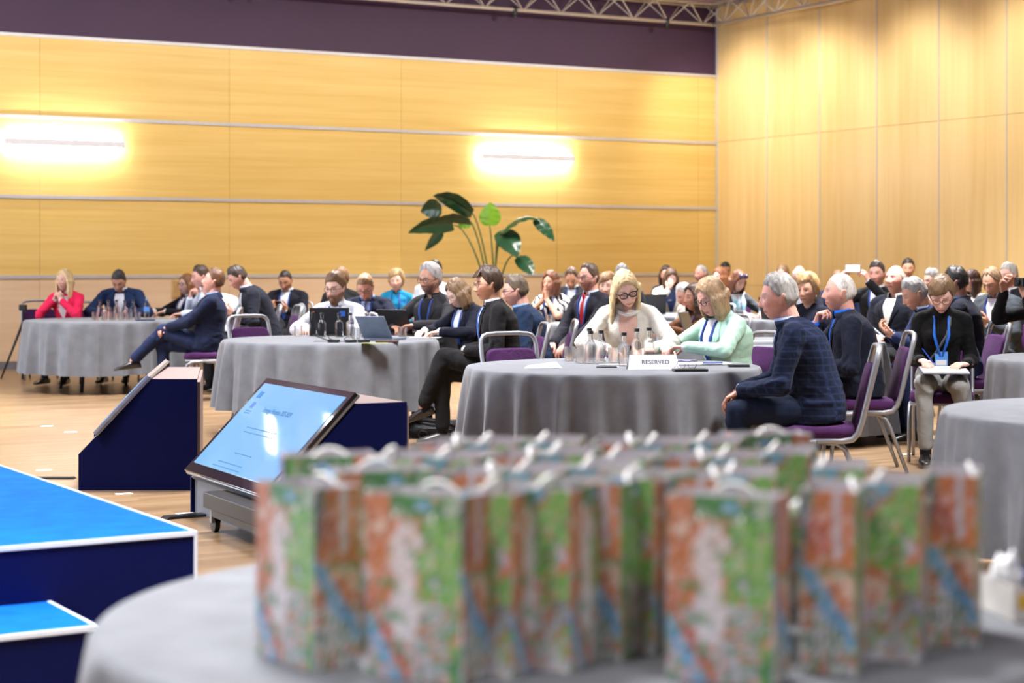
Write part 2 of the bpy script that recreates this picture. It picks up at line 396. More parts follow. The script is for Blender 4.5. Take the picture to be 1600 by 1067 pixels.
# wall plates on the pale panel
t = thing('wall_hatch', 'beige square hatch low on the pale wall behind the seated row', 'hatch', WO+WD*2.42+Vector((0, 0, 1.0)), AW)
obj('door', MB().box((0, -.012, 0), (.32, .024, .22)), plain('beige_hatch', (196, 160, 106), .5), t, bevel=.004)
obj('frame', MB().box((0, -.004, 0), (.36, .008, .26)), plain('beige_frame', (214, 182, 134), .5), t)
# stage in blue carpet, front towards the right wall direction
BLUE = cloth('blue_carpet', (0, 88, 196), rough=.95, sheen=0, weave=300)
NAVY = plain('navy_board', (0, 8, 62), .6, var=.04, Specular_IOR_Level=.12)
EDGE = plain('pale_edge', (205, 215, 232), .5, var=.03)
ex = Vector((-.854, -.520, 0)); ey = Vector((-.520, .854, 0))
def deck(name, label, c, w_, d_, z1, z0_, top):
    t = thing(name, label, 'stage', c, math.atan2(-ex.y, -ex.x))
    obj('front_panel', MB().box((-w_/2, d_/2, (z1-.012+z0_)/2), (w_, d_, z1-.012-z0_)), NAVY, t)
    obj('carpet', MB().box((-w_/2, d_/2, z1-.006), (w_-.012, d_-.012, .012)), top, t)
    mb = MB(); mb.box((-w_/2, .0, z1-.006), (w_+.012, .012, .016)); mb.box((0, d_/2, z1-.006), (.012, d_, .016)); mb.box((0, 0, (z1-.008+z0_)/2), (.012, .012, z1-.008-z0_))
    obj('edge_trim', mb, EDGE, t)
    return t
c0 = px(305, 830, 6.57); c0.z = 0
deck('stage', 'bright blue carpeted stage with navy sides at the left edge', c0, 5.0, 4.5, .4, 0, BLUE)
c1 = px(150, 978, 5.87); c1.z = 0
deck('stage_step', 'lower blue step in front of the stage at the bottom left', c1, 3.5, .53, .2, 0, BLUE)
# prompter housings and monitors
GREYB = plain('grey_board', (112, 118, 128), .5, var=.05); TOPB = plain('taupe_board', (124, 108, 106), .5, var=.05)
def wedge(label, c, u, v):
    """u = unit vector across (from the high back to the low front lip), v = unit vector along the housing; c = near high-back floor corner"""
    ang = math.atan2(v.y, v.x); t = thing('monitor_housing', label, 'housing', c, 0)
    W, H, lip, top, Dp = .71, .665, .215, .27, 1.3
    u = np.array(u); v = np.array(v)
    prof = [(0, 0), (0, H), (top, H), (W, lip), (W, 0)]
    def pt(a, z, s): return np.array([u[0]*a+v[0]*s, u[1]*a+v[1]*s, z])
    for s0, s1, nm in ((0, .018, 'side_panel'), (Dp-.018, Dp, 'side_panel')):
        A = [pt(a, z, s0) for a, z in prof]; B = [pt(a, z, s1) for a, z in prof]
        mb = MB().add(A+B, [(4, 3, 2, 1, 0), (5, 6, 7, 8, 9)]+[(i, (i+1) % 5, 5+(i+1) % 5, 5+i) for i in range(5)]); obj(nm, mb, NAVY, t)
    def slab(p, q, nm, mt, th=.018):
        (a0, z0), (a1, z1) = p, q; d = np.array([a1-a0, z1-z0]); d /= np.linalg.norm(d); nn = np.array([-d[1], d[0]])*th*-1
        P0 = [(a0, z0), (a1, z1), (a1-nn[0]*-1, z1+nn[1]), (a0-nn[0]*-1, z0+nn[1])]
        A = [pt(a, z, .018) for a, z in P0]; B = [pt(a, z, Dp-.018) for a, z in P0]
        obj(nm, MB().add(A+B, [(0, 1, 2, 3), (7, 6, 5, 4), (0, 4, 5, 1), (1, 5, 6, 2), (2, 6, 7, 3), (3, 7, 4, 0)]), mt, t)
    slab((0, H-.018), (0, 0), 'back_panel', TOPB); slab((top, H-.019), (0.0, H-.019), 'top_panel', TOPB); slab((W-.02, lip), (W-.02, 0), 'lip_panel', GREYB)
    slab((top, H-.02), (W, lip-.02), 'slope_panel', GREYB)
    return t
def monitor(label, c, u, v, lit, group=None, Ht=.68, st=-.035, no=.03, bz=(22, 18, 22)):
    """55 inch screen leaning on the slope of a housing"""
    t = thing('monitor', label, 'monitor', (0, 0, 0))
    W, H, lip, top, Dp = .71, .665, .215, .27, 1.3
    u = Vector((u[0], u[1], 0)); v = Vector((v[0], v[1], 0)); z = Vector((0, 0, 1))
    sl = (u*(W-top)+z*(lip-H)); sl.normalize(); n = v.cross(sl); n.normalize()
    if n.z < 0: n = -n
    org = Vector(c)+u*top+z*H+v*.0-sl*.0+n*no+sl*st
    M = Matrix((v, sl, n)).transposed().to_4x4(); M.translation = org; t.matrix_world = M
    Wd = 1.27
    obj('bezel', MB().box((Wd/2, Ht/2, 0), (Wd, Ht, .035)), plain('screen_bezel', bz, .12, coat=.6), t, bevel=.003)
    obj('steel_rim', MB().box((Wd/2, Ht/2, -.008), (Wd+.006, Ht+.006, .012)), plain('rim_steel', (150, 152, 156), .3, .8), t)
    m, tt, b = nt('lit_screen')
    tc = coords(tt); g = N(tt, 'ShaderNodeTexNoise'); L(tt, tc, g.inputs['Vector']); g.inputs['Scale'].default_value = 1.2
    b.inputs['Base Color'].default_value = (.02, .03, .05, 1); b.inputs['Roughness'].default_value = .035
    L(tt, ramp(tt, g.outputs['Fac'], [(.2, lin((112, 178, 236))), (.8, lin((150, 202, 246)))]), b.inputs['Emission Color']); b.inputs['Emission Strength'].default_value = .78
    scr = obj('screen', MB().box((Wd/2, Ht/2-.01, .019), (Wd-.1, Ht-.1, .004)), m, t)
    if lit:
        return t, scr
    return t
vv = Vector((-.6, 1.15, 0)).normalized(); uu = Vector((-1.15, -.6, 0)).normalized()
c2 = px(636, 628, 9.17); c2.z = 0
wedge('navy wedge housing behind the large tilted screen', c2, uu, vv)
mo, scr = monitor('large tilted screen showing a pale blue slide', c2, uu, vv, True)
# slide writing: it runs back along the long side, upright seen from the front lip
textmesh('slide_title', 'Strategic Priorities 2025-2029', .034, plain('slide_ink', (34, 84, 128), .5), scr, Matrix.Translation((.70, .225, .0228)) @ Matrix(((-1, 0, 0, 0), (0, -1.35, 0, 0), (0, 0, 1, 0), (0, 0, 0, 1))), align='BOTTOM_BASELINE')
mb = MB()
for (xc, yc, wd) in ((.7, .335, .46), (.7, .365, .44), (.66, .5, .26), (.72, .57, .38), (.73, .60, .42), (1.1, .235, .1), (1.1, .25, .09)):
    nn = int(wd/.03)
    for i in range(nn): mb.box((xc-wd/2+(i+.5)*wd/nn, yc, .0222), (wd/nn*.72, .006, .0006))
o = obj('faint_text_lines', mb, plain('slide_faint', (40, 84, 130), .6), scr); o['kind'] = 'stuff'
obj('slide_mark', MB().box((1.13, .12, .0222), (.06, .045, .0008)), plain('slide_blue', (20, 90, 140), .6), scr)
obj('slide_mark', MB().box((1.11, .195, .0222), (.05, .04, .0008)), plain('slide_pale', (60, 92, 160), .6), scr)
u1 = Vector((-1, -.0, 0)); v1 = Vector((-.153, .988, 0))
c3 = px(308, 766, 10.94); c3.z = 0
wedge('navy wedge housing standing alone left of the tilted screen', c3, u1, v1)
monitor('screen seen edge on leaning on the left wedge housing', c3, u1, v1, False, Ht=.47, st=-.0, no=.022, bz=(150, 160, 180))
# rolling stand below the tilted screen
t = thing('monitor_cart', 'low black cart with castors under the tilted screen', 'cart', c2+uu*.80+vv*-.32, math.atan2(vv.y, vv.x))
obj('shelf', MB().box((.44, -.0, .16), (.96, .13, .08)), plain('cart_bronze', (26, 25, 26), .4, .3), t, bevel=.005)
obj('cross_bar', MB().box((.44, .03, .1), (.8, .03, .04)), BLACK, t)
for x_ in (.06, .86):
    w_ = obj('castor', MB().lathe([(.012, -.016), (.042, -.013), (.042, .013), (.012, .016)], 18), BLACK, t, smooth=True, autosm=40)
    w_.rotation_euler = (R(90), 0, 0); w_.location = (x_, 0.02, .042); obj('fork', MB().box((0, .04, -.0), (.03, .07, .05)), METAL, w_)
# cable cover strips and tape marks
def strip(name, label, cat, a, b_, w_, h_, mt, group=None):
    a = Vector(a); b_ = Vector(b_); d = b_-a; o = obj(name, MB().box((d.length/2, 0, h_/2), (d.length, w_, h_), taper=.9), mt)
    o.location = a; o.rotation_euler = (0, 0, math.atan2(d.y, d.x)); return tag(o, label, cat, group)
def fl(x, y):
    Y = FPX*CAMH/(y-HZ); return Vector(((x-800)/FPX*Y, Y, 0))
strip('cable_cover', 'flat black cable cover on the floor between stage and left wedge', 'cable cover', fl(40, 748), fl(118, 748), .07, .012, BLACK)
strip('cable_cover', 'flat black cable cover running to the castor of the tilted screen', 'cable cover', fl(255, 811), fl(352, 803), .09, .014, BLACK)
strip('cable', 'thin black cable on the floor under the tilted screen', 'cable', fl(352, 803), fl(430, 806), .015, .012, BLACK)
TAPE = plain('white_tape', (238, 238, 236), .6, var=.03)
marks = [(64, 666, 'farthest of the white tape marks, at the far left of the bare floor'), (101, 675, 'white tape mark just right of the farthest one on the bare floor'), (57, 735, 'white tape mark beyond the stage, left of the cable cover'), (181, 772, 'white tape mark beside the foot of the left wedge'), (276, 803, 'white tape mark beside the flat black cable cover'),
         (343, 672, 'white tape mark on the floor between wedge and tilted screen'), (715, 697, 'white tape mark in front of the black backpack'), (1410, 710, 'white tape mark beside the shoe of the writing woman'), (1318, 726, 'white tape mark beneath the grey framed chairs on the right')]
for x_, y_, lb in marks:
    p = fl(x_, y_); strip('tape_mark', lb, 'tape mark', p, p+WD*.1, .05, .0015, TAPE, 'white tape marks on the floor')

# unseen left wall with glowing windows, added as a source for the side light
wl = MB(); xw = -12.1
zs = [(0, .6), (4.1, CEIL)]
for z0_, z1_ in zs: wl.box((xw-.1, 12.2, (z0_+z1_)/2), (.2, 26, z1_-z0_))
ys = [-.8]+sum([[4.5+k*4.4-1.65, 4.5+k*4.4+1.65] for k in range(4)], [])+[25.2]
for a_, b_ in zip(ys[::2], ys[1::2]): wl.box((xw-.1, (a_+b_)/2, 2.35), (.2, b_-a_, 3.5))
tag(obj('added_wall_left', wl, plain('left_plaster', (205, 200, 192), .8, var=.03)), kind='structure')
PANE = emit('added_glow_pane', (.72, .84, 1.0), 1.2)
for k in range(4):
    yy = 4.5+k*4.4; mb = MB()
    for dy in (-1.62, 0, 1.62): mb.box((xw-.04, yy+dy, 2.35), (.08, .07, 3.5))
    for zz in (.63, 2.35, 4.07): mb.box((xw-.04, yy, zz), (.08, 3.3, .07))
    f_ = obj('added_window_%d' % (k+1), mb, WHITE); tag(f_, kind='structure'); obj('pane', MB().box((xw-.12, yy, 2.35), (.02, 3.3, 3.5)), PANE, f_)

# bar spotlights hung beyond the left edge; the tilted screen mirrors them
def screen_mirror(x_, y_, zt):
    M = mo.matrix_world; n = (M.to_3x3() @ Vector((0, 0, 1))).normalized(); p0 = M.translation
    d = (px(x_, y_, 1)-cam.location).normalized(); t_ = (p0-cam.location).dot(n)/d.dot(n); P_ = cam.location+d*t_; r = d-2*d.dot(n)*n
    return P_+r*((zt-P_.z)/r.z)
BARL = emit('spot_glass', (1, 1, 1), 30)
for i_, (x_, y_, hd_) in enumerate(((427, 682, .62), (519, 670, .34))):
    q = screen_mirror(x_, y_, 4.95)
    t = thing('bar_spotlight', ['long', 'short'][i_]+' bar spotlight hung from the ceiling beyond the left edge', 'spotlight', q, AW)
    obj('housing', MB().box((0, .05, 0), (hd_+.04, .09, .2)), BLACK, t, bevel=.008); obj('lens', MB().box((0, 0, 0), (hd_*.7, .012, .07)), BARL, t)
    obj('clamp', MB().cap((0, .05, .1), (0, .05, CEIL-4.95), .012, .012, 8), BLACK, t, smooth=True)
# ================================================================== people
def unit(v): v = np.array(v, float); return v/(np.linalg.norm(v)+1e-9)
def rotm(ax, deg): return np.array(Matrix.Rotation(R(deg), 3, Vector(ax)))
def sstep(a, b, x): t = np.clip((x-a)/(b-a), 0, 1); return t*t*(3-2*t)
SKIN = {'fair': (224, 182, 164), 'pink': (218, 164, 148), 'tan': (202, 152, 126), 'olive': (182, 132, 104), 'pale': (230, 194, 176), 'dark': (156, 104, 76)}
def sph_grid(nu, nv):
    th = np.linspace(0, math.pi, nv+2)[1:-1]; ph = np.arange(nu)*2*math.pi/nu
    T, Pp = np.meshgrid(th, ph, indexing='ij')
    D = np.stack([np.sin(T)*np.sin(Pp), -np.sin(T)*np.cos(Pp), np.cos(T)], -1).reshape(-1, 3)
    F = []
    for i in range(nv-1):
        for j in range(nu):
            k = (j+1) % nu; F.append((i*nu+j, (i+1)*nu+j, (i+1)*nu+k, i*nu+k))
    n = len(D); D = np.concatenate([D, [[0, 0, 1], [0, 0, -1]]])
    for j in range(nu):
        k = (j+1) % nu; F.append((n, j, k)); F.append((n+1, (nv-1)*nu+k, (nv-1)*nu+j))
    return D, F
SG = sph_grid(84, 60)
def skull(D, wj=1.0):
    """plain head volume for unit directions (x left, -y forward, z up)"""
    x, y, z = D[:, 0], D[:, 1], D[:, 2]
    P = np.stack([.0755*x, .098*y, .118*z], 1)
    low = sstep(.0, -1.0, z)
    P[:, 0] *= 1-(.30/wj)*low
    back = sstep(0, .8, y)*sstep(.1, -.9, z); P[:, 1] -= back*.075*np.clip(y, 0, 1)
    front = sstep(-.2, -.9, y)
    P[:, 1] = np.where(P[:, 1] < -.086, -.086+(P[:, 1]+.086)*.45, P[:, 1])
    P[:, 1] -= front*sstep(-.35, -.9, z)*.012
    P[:, 2] += sstep(.3, 1, z)*.003
    return P
def face(D, fem=False, wj=1.0):
    P = skull(D, wj); x, z = P[:, 0], P[:, 2]; fr = (D[:, 1] < -.15)
    g = lambda x0, z0, sx, sz: np.exp(-((x-x0)/sx)**2-((z-z0)/sz)**2)*fr
    y = P[:, 1].copy()
    y += .008*(g(.031, .006, .014, .011)+g(-.031, .006, .014, .011))
    y -= (.003 if fem else .006)*(g(.028, .026, .02, .007)+g(-.028, .026, .02, .007)+g(0, .024, .014, .010))
    y -= .005*(g(.044, -.026, .018, .018)+g(-.044, -.026, .018, .018))
    t = np.clip((.018-z)/.054, 0, 1)*(z > -.049)
    prof = (.007+.024*t)*sstep(-.048, -.035, z)*sstep(.03, .01, z)
    y -= prof*np.exp(-(x/(.0075+.007*t))**2)*fr*(.9 if fem else 1)
    y -= .006*(g(.013, -.037, .007, .007)+g(-.013, -.037, .007, .007))
    y -= .0055*g(0, -.0605, .021, .005)+.006*g(0, -.0745, .018, .006)
    y += .003*g(0, -.0672, .02, .0025)+.003*g(0, -.086, .02, .006)
    y -= (.005 if fem else .009)*g(0, -.104, .022, .014)
    P[:, 1] = y
    return P
def sd_hand(mb, W, d, n, side, curl=.4, sc=1.0, spread=1.0, curls=None):
    """wrist W, finger direction d, palm normal n; side +1 left hand, -1 right hand"""
    d = unit(d); n = np.array(n, float); n -= d*np.dot(n, d); n = unit(n); a = np.cross(d, n)*side*-1  # a points to the thumb side
    W = np.array(W, float)
    lens = (.040, .046, .043, .034); ph = ((1, .62, .5),)*4
    offs = (.030, .010, -.010, -.028)
    mb.cap(W-d*.02, W+d*.03, .026*sc, .029*sc, 10, flat=n, fs=.62)
    for i in range(4):
        k0 = W+d*.015*sc+a*offs[i]*.55*sc; k1 = W+d*(.088-.006*abs(i-1.2))*sc+a*offs[i]*sc
        mb.cap(k0, k1, .0175*sc, .0125*sc, 8, flat=n, fs=.85)
        c = curls[i] if curls else curl*(1+.12*i); p = k1; ax = np.cross(d, n); ang = 0
        dd = unit(d+a*(offs[i]*2.2*spread*(1-c*.6)))
        for j, (f, bd) in enumerate(zip(ph[0], (62, 80, 50))):
            ang += bd*c; q = dd*math.cos(R(ang))+n*math.sin(R(ang)); e = p+q*lens[i]*f*sc*1.04
            mb.cap(p, e, (.0098-.0008*j)*sc, (.0092-.0010*j)*sc, 8); p = e
    t0 = W+d*.022*sc+a*.020*sc; t1 = W+d*.055*sc+a*.046*sc+n*.012*sc; t2 = t1+unit(d*.85+a*.35+n*.35*(1+curl))*.033*sc; t3 = t2+unit(d*.9+a*.0+n*.5*(1+curl))*.026*sc
    mb.cap(t0, t1, .0165*sc, .0125*sc, 8); mb.cap(t1, t2, .0115*sc, .0102*sc, 8); mb.cap(t2, t3, .0102*sc, .0085*sc, 8)
def ik(S, T, l1, l2, pole):
    S = np.array(S, float); T = np.array(T, float); d = T-S; D = np.linalg.norm(d); D2 = min(max(D, abs(l1-l2)+.02), (l1+l2)*.995); u = d/(D+1e-9); T = S+u*D2
    a = (l1*l1-l2*l2+D2*D2)/(2*D2); h = math.sqrt(max(l1*l1-a*a, 0)); pole = np.array(pole, float); p = pole-u*np.dot(pole, u); p = unit(p)
    return S+u*a+p*h, T
STATS = {}
def person(name_label, hx, ytop, Yh, face_=0, fem=False, skin='fair', group=None, lean=2, slump=8, hp=0, hy=0, hr=0, arms='lap', legs='sit', hair=None, coat=None, shirt=None,
           tie=None, trousers=None, shoes=(22, 20, 20), lanyard=None, glasses=None, beard=None, near=False, build=1.0, hs=1.0, beads=False, armsL=None, armsR=None, eyes='open', seat=.455, extra=None, sx=0, badge=None, hands=None, standing=False, collar_up=0, brow=None, earring=False):
    Fs = .94 if fem else 1.0
    zt = CAMH-(ytop-HZ)/FPX*Yh
    HS = hs*(.96 if fem else 1.0)*1.0
    Lsp = .50*Fs
    zhip = seat+.10
    for it in range(6):
        # spine: 9 points
        sp = [np.array([0, 0, zhip])]; n_ = 10
        for i in range(n_):
            tt = (i+.5)/n_; a = R(lean+slump*(tt-.4)*1.6)
            sp.append(sp[-1]+np.array([0, -math.sin(a), math.cos(a)])*Lsp/n_)
        aN = R(lean+slump)
        Nb = sp[-1]; nd = unit(np.array([0, -math.sin(aN*.7+R(12)), math.cos(aN*.7+R(12))]))
        Hm = rotm((0, 0, 1), hy*-1) @ rotm((1, 0, 0), hp) @ rotm((0, 1, 0), hr)   # hp>0 looks down; hy>0 turns towards the person's right
        up = Hm @ np.array([0, 0, 1.]); fw = Hm @ np.array([0, -1., 0])
        Hc = Nb+nd*.030*Fs+up*.110*HS+fw*.026*HS
        top = Hc[2]+(.118*abs(up[2])+.05*abs(fw[2]))*HS+.012
        err = zt-top
        Lsp = min(max(Lsp+err, .36), .60)
        if abs(err) < .002: break
    rest = zt-top
    if abs(rest) > .004:
        zadd = rest
    else: zadd = 0
    STATS[name_label] = (round(Lsp, 2), round(rest, 3))
    sp = np.array(sp)
    def spine(t):
        x = min(max(t, 0), 1)*n_; i = min(int(x), n_-1); p = sp[i]+(sp[i+1]-sp[i])*(x-i)
        if t < 0: p = sp[0]+(sp[0]-sp[1])*(-t*n_)*np.array([0, .4, 1.])
        return p
    def sdir(t):
        x = min(max(t, 0), .999)*n_; i = int(x); return unit(sp[i+1]-sp[i])
    wsh = (.150 if fem else .178)*build
    root = thing('person', name_label, 'person', (0, 0, 0), 0, group)
    # ---- joints
    shl = {}
    for s in (1, -1):
        shl[s] = spine(.90)+np.array([s*wsh, .0, -.012])
    def hpt(x, y, z): return Hc+Hm @ np.array([x, y, z])*HS
    wr = {}; hd = {}; hn = {}; cu = {}; pole = {}
    modes = {1: armsL or arms, -1: armsR or arms}
    for s in (1, -1):
        m = modes[s]; pole[s] = (s*.6, .25, -1.0); cu[s] = .42
        if isinstance(m, dict):
            wr[s] = np.array(m['w'], float); hd[s] = m.get('d', (0, -1, 0)); hn[s] = m.get('n', (0, 0, -1)); cu[s] = m.get('c', .4); pole[s] = m.get('p', pole[s])
        elif m == 'table': wr[s] = np.array([s*.13, -.40, .80]); hd[s] = (-s*.6, -1, -.08); hn[s] = (0, 0, -1); pole[s] = (s*1, .1, -.5); cu[s] = .3
        elif m == 'tablefold': wr[s] = np.array([s*.12, -.40, .81+(.02 if s > 0 else 0)]); hd[s] = (-s*1, -.5, -.05); hn[s] = (0, -.1, -1); pole[s] = (s*1, .1, -.5); cu[s] = .35
        elif m == 'lap': wr[s] = np.array([s*.115, -.27, zhip+.13]); hd[s] = (-s*.75, -.8, -.25); hn[s] = (0, .25, -1); cu[s] = .45
        elif m == 'lapfold': wr[s] = np.array([s*.075, -.25, zhip+.155]); hd[s] = (-s*1, -.35, -.25); hn[s] = (0, .8, -.6) if s > 0 else (0, .6, -.8); cu[s] = .7
        elif m == 'chin': wr[s] = hpt(s*.030, -.14, -.215); hd[s] = Hm @ np.array([-s*.12, .30, 1.0]); hn[s] = Hm @ np.array([-s*.5, .9, -.2]); cu[s] = .72; pole[s] = (s*.45, -.35, -1)
        elif m == 'chinclasp': wr[s] = hpt(s*.052, -.10, -.235); hd[s] = Hm @ np.array([-s*.45, -.15, .9]); hn[s] = Hm @ np.array([-s*.9, .2, -.2]); cu[s] = .6; pole[s] = (s*.8, -.5, -1)
        elif m == 'pray': wr[s] = hpt(s*.022, -.135, -.17); hd[s] = Hm @ np.array([-s*.1, .25, 1]); hn[s] = Hm @ np.array([-s*1, .1, 0]); cu[s] = .05; pole[s] = (s*.8, -.4, -1)
        elif m == 'brow': wr[s] = hpt(s*.05, -.16, -.10); hd[s] = Hm @ np.array([-s*.3, .3, 1]); hn[s] = Hm @ np.array([-s*.2, 1, 0]); cu[s] = .25; pole[s] = (s*.8, -.4, -1)
        elif m == 'phone': wr[s] = np.array([s*.10, -.34, zhip+.27]); hd[s] = (-s*.5, -1, .5); hn[s] = (-s*.7, .2, .6); cu[s] = .5
        elif m == 'photo': wr[s] = hpt(s*.12, -.26, -.06); hd[s] = Hm @ np.array([-s*.35, -.3, 1]); hn[s] = Hm @ np.array([-s*.9, .2, .1]); cu[s] = .45; pole[s] = (s*.9, -.1, -1)
        elif m == 'knee': wr[s] = np.array([s*.10, -.40, zhip+.10]); hd[s] = (-s*.2, -1, -.5); hn[s] = (0, .2, -1); cu[s] = .3
        elif m == 'cross': wr[s] = np.array([-s*.10, -.24, zhip+.30]); hd[s] = (-s*1, .1, .1); hn[s] = (0, .9, 0); cu[s] = .4
    arm = {}
    l1, l2 = .285*Fs, .255*Fs
    for s in (1, -1):
        e, wv = ik(shl[s], wr[s], l1, l2, pole[s]); arm[s] = (shl[s], e, wv)
        if m == 'none': pass
    # ---- legs
    leg = {}
    for s in (1, -1):
        H = np.array([s*.085, 0, zhip-.01])
        if legs == 'sit': K = np.array([s*.125, -.425*Fs, zhip-.01]); A = np.array([s*.125, -.40*Fs, .095]); fd = (s*.15, -1, 0)
        elif legs == 'tuck': K = np.array([s*.10, -.42*Fs, zhip-.01]); A = np.array([s*.08, -.25*Fs, .10]); fd = (0, -1, -.1)
        elif legs == 'out': K = np.array([s*.15, -.42, zhip-.0]); A = np.array([s*.15, -.62, .10]); fd = (s*.2, -1, .05)
        elif legs in ('crossL', 'crossR'):
            u_ = 1 if legs == 'crossL' else -1
            if s == u_: K = np.array([s*-.02, -.415, zhip+.125]); A = np.array([-s*.06, -.72, zhip-.17]); fd = (-s*.1, -1, -.12)
            else: K = np.array([s*.08, -.43, zhip-.01]); A = np.array([s*.09, -.42, .10]); fd = (0, -1, 0)
        elif isinstance(legs, dict): K, A, fd = legs[s]; K = np.array(K, float); A = np.array(A, float)
        leg[s] = (H, K, A, np.array(fd, float))
    sex = fem
    vs = .0042 if near else .0068
    # ---- skin body
    mb = MB()
    HP = face(SG[0], fem)
    mb.add(Hc+(HP*HS) @ Hm.T, SG[1])
    for s in (1, -1):
        ec = np.array([s*.0765, .010, -.006]); mb.cap(hpt(s*.071, .006, -.024), hpt(s*.079, .014, .012), .010*HS, .0155*HS, 10, flat=Hm @ np.array([1, -.35*s*-1, 0]), fs=.42)
    mb.cap(Nb-nd*.05, Hc-up*.045*HS+Hm @ np.array([0, .028, 0]), (.056 if not fem else .047)*(.5+.5*build), (.054 if not fem else .044), 16)
    for i in range(4):
        a, b_ = spine(i*.2), spine(i*.2+.18); mb.cap(a, b_, .07, .065, 12, flat=(0, 1, 0), fs=.8)
    if shirt and shirt[0] == 'vneck':
        mb.cap(spine(.8)+np.array([0, -.02, 0]), spine(.98), .07, .055, 12)
    for s in (1, -1):
        S, E, W_ = arm[s]; mb.cap(spine(.86), S-np.array([0, 0, .01]), .04, .034, 10); cv = 0 if coat[0] == 'short' else .007; mb.cap(S, E, .036-cv, .034-cv, 10); mb.cap(E, W_, .034-cv, .0255*Fs, 12)
        sd_hand(mb, W_, hd[s], hn[s], s, cu[s], (.93 if fem else 1.03), curls=(hands or {}).get(s))
        H, K, A, fd = leg[s]; mb.cap(spine(0), H, .08, .07, 10); mb.cap(H, K, .062, .045, 10); mb.cap(K, A, .042, .032, 10)
    me = remesh(mb, vs, 1, .5)
    V = getv(me); HL = ((V-Hc) @ Hm)/HS  # head-local
    base = np.array(lin(SKIN[skin])); C = np.tile(base, (len(V), 1))
    x, y, z = HL[:, 0], HL[:, 1], HL[:, 2]; inh = (y < -.03) & (np.abs(x) < .09) & (z > -.13) & (z < .12)
    def paint(mask, col, k=1.0):
        mk = (np.clip(mask, 0, 1)*inh*k)[:, None]; C[:] = C*(1-mk)+np.array(col)*mk
    ax = np.abs(x)
    warm = base*np.array([1.0, .72, .68])
    paint(np.exp(-((ax-.046)/.018)**2-((z+.03)/.016)**2), warm, .5); paint(np.exp(-(x/.016)**2-((z+.034)/.012)**2), warm, .45)
    lip = base*np.array([.72, .42, .42]) if not fem else base*np.array([.78, .30, .32])
    paint((np.exp(-((z+.067)/.0085)**2)*(ax < .025) > .45)*1.0, lip, .75)
    paint((np.abs(z+.0672) < .0017)*(ax < .023)*1.0, base*.25, .8)
    hc = lin(brow) if brow else (lin(hair[1]) if hair else (.1, .07, .05)); bz = .030-.08*(ax-.03)**1.0*np.sign(ax-.03)*.6
    paint((np.abs(z-bz) < (.0030 if fem else .0042))*(ax > .013)*(ax < .050)*1.0, np.array(hc)*.55, .8)
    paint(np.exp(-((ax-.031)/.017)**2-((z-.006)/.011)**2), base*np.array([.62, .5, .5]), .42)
    if eyes == 'down' or not near: paint((np.abs(z-.001+(ax-.031)**2*6) < (.0022))*(ax > .018)*(ax < .046)*1.0, base*.1, .85)
    nr = np.exp(-((ax-.006)/.004)**2-((z+.0455)/.003)**2); paint(nr, base*.3, .7)
    if beard:
        bc = np.array(lin(beard)); zone = sstep(-.030, -.052, z+np.clip(ax-.05, 0, 1)*-1.2)*(1-np.exp(-((z+.068)/.007)**2)*(ax < .02))*(1-sstep(-.02, .0, y))
        paint(zone*(.75+.25*vnoise(HL*260, 3)), bc, .8 if len(beard) == 3 else .5)
    vcol(me, C)
    body = obj('body', me, skinmat(), root, smooth=True)
    if eyes == 'open' and near:
        for s in (1, -1):
            ec = hpt(s*.031, -.0745, .005); mbE = MB(); D, F = sph_grid(28, 22); mbE.add(ec+D*.0118*HS, F)
            me = mbE.mesh('eye'); vv_ = getv(me); gz = unit(Hm @ np.array([0, -1, -.04])); dt = (vv_-ec) @ gz/(.0118*HS)
            Cc = np.tile((.62, .58, .55), (len(vv_), 1)); q_ = ((vv_-ec) @ Hm)/(.0118*HS); Cc[dt > .84] = lin((74, 66, 60)); Cc[dt > .95] = (.01, .01, .01)
            lid = (q_[:, 2] > .34-.25*q_[:, 0]**2) | (q_[:, 2] < -.42+.2*q_[:, 0]**2); Cc[lid] = base*np.array([.8, .72, .7]); Cc[(q_[:, 2] > .28-.25*q_[:, 0]**2) & (q_[:, 2] < .46-.25*q_[:, 0]**2)] = base*.12; vcol(me, Cc); obj('eye', me, skinmat(), root, smooth=True)
    # ---- hair
    if hair: hair_mesh(hair, root, Hc, Hm, HS, near, fem, Nb)
    if beard and hair and len(beard) == 3 and hair[2:] and 'fullbeard' in hair[2:]:
        D, F = SG; P = skull(D); zz = P[:, 2]; axx = np.abs(P[:, 0])
        msk = sstep(-.035, -.06, zz+np.clip(axx-.045, 0, 1)*-.9)*(D[:, 1] < .1)*(1-np.exp(-((zz+.066)/.008)**2)*(axx < .024)*(D[:, 1] < 0)); th = -.01+msk*(.024+.022*sstep(-.07, -.118, zz)*(D[:, 1] < 0))
        P = P+unit_rows(P)*th[:, None]; P += unit_rows(P)*(vnoise(P*150, 5)*.002*msk)[:, None]
        obj('beard', MB().add(Hc+(P*HS) @ Hm.T, F), hairmat(beard), root, smooth=True)
    # ---- clothes
    kind, cc = coat[0], coat[1]; cc = tuple(int(c_*.78) for c_ in cc) if sum(cc) < 330 and kind != 'coat' else cc; cm = cloth('garment_'+kind, cc, pattern=coat[2] if len(coat) > 2 else None, c2=coat[3] if len(coat) > 3 else None)
    suit = kind in ('suit', 'blazer')
    pad = .012 if suit else .0
    bw = build*(1 if not fem else .88)
    prof = [(-.14, .172, .135), (0.0, .170, .140), (.2, .160, .132), (.4, .158, .128), (.6, .170, .132), (.75, .178, .128), (.85, .166, .110), (.91, .132, .092), (.955, .095, .078), (.99, .070, .066)]
    if not suit: prof[0] = (-.05, .165, .135)
    if fem: prof = [(t, a*(1.0 if t < .1 else (.86 if t < .5 else .96)), b_*(1 if t != .6 and t != .75 else 1.14)) for t, a, b_ in prof]
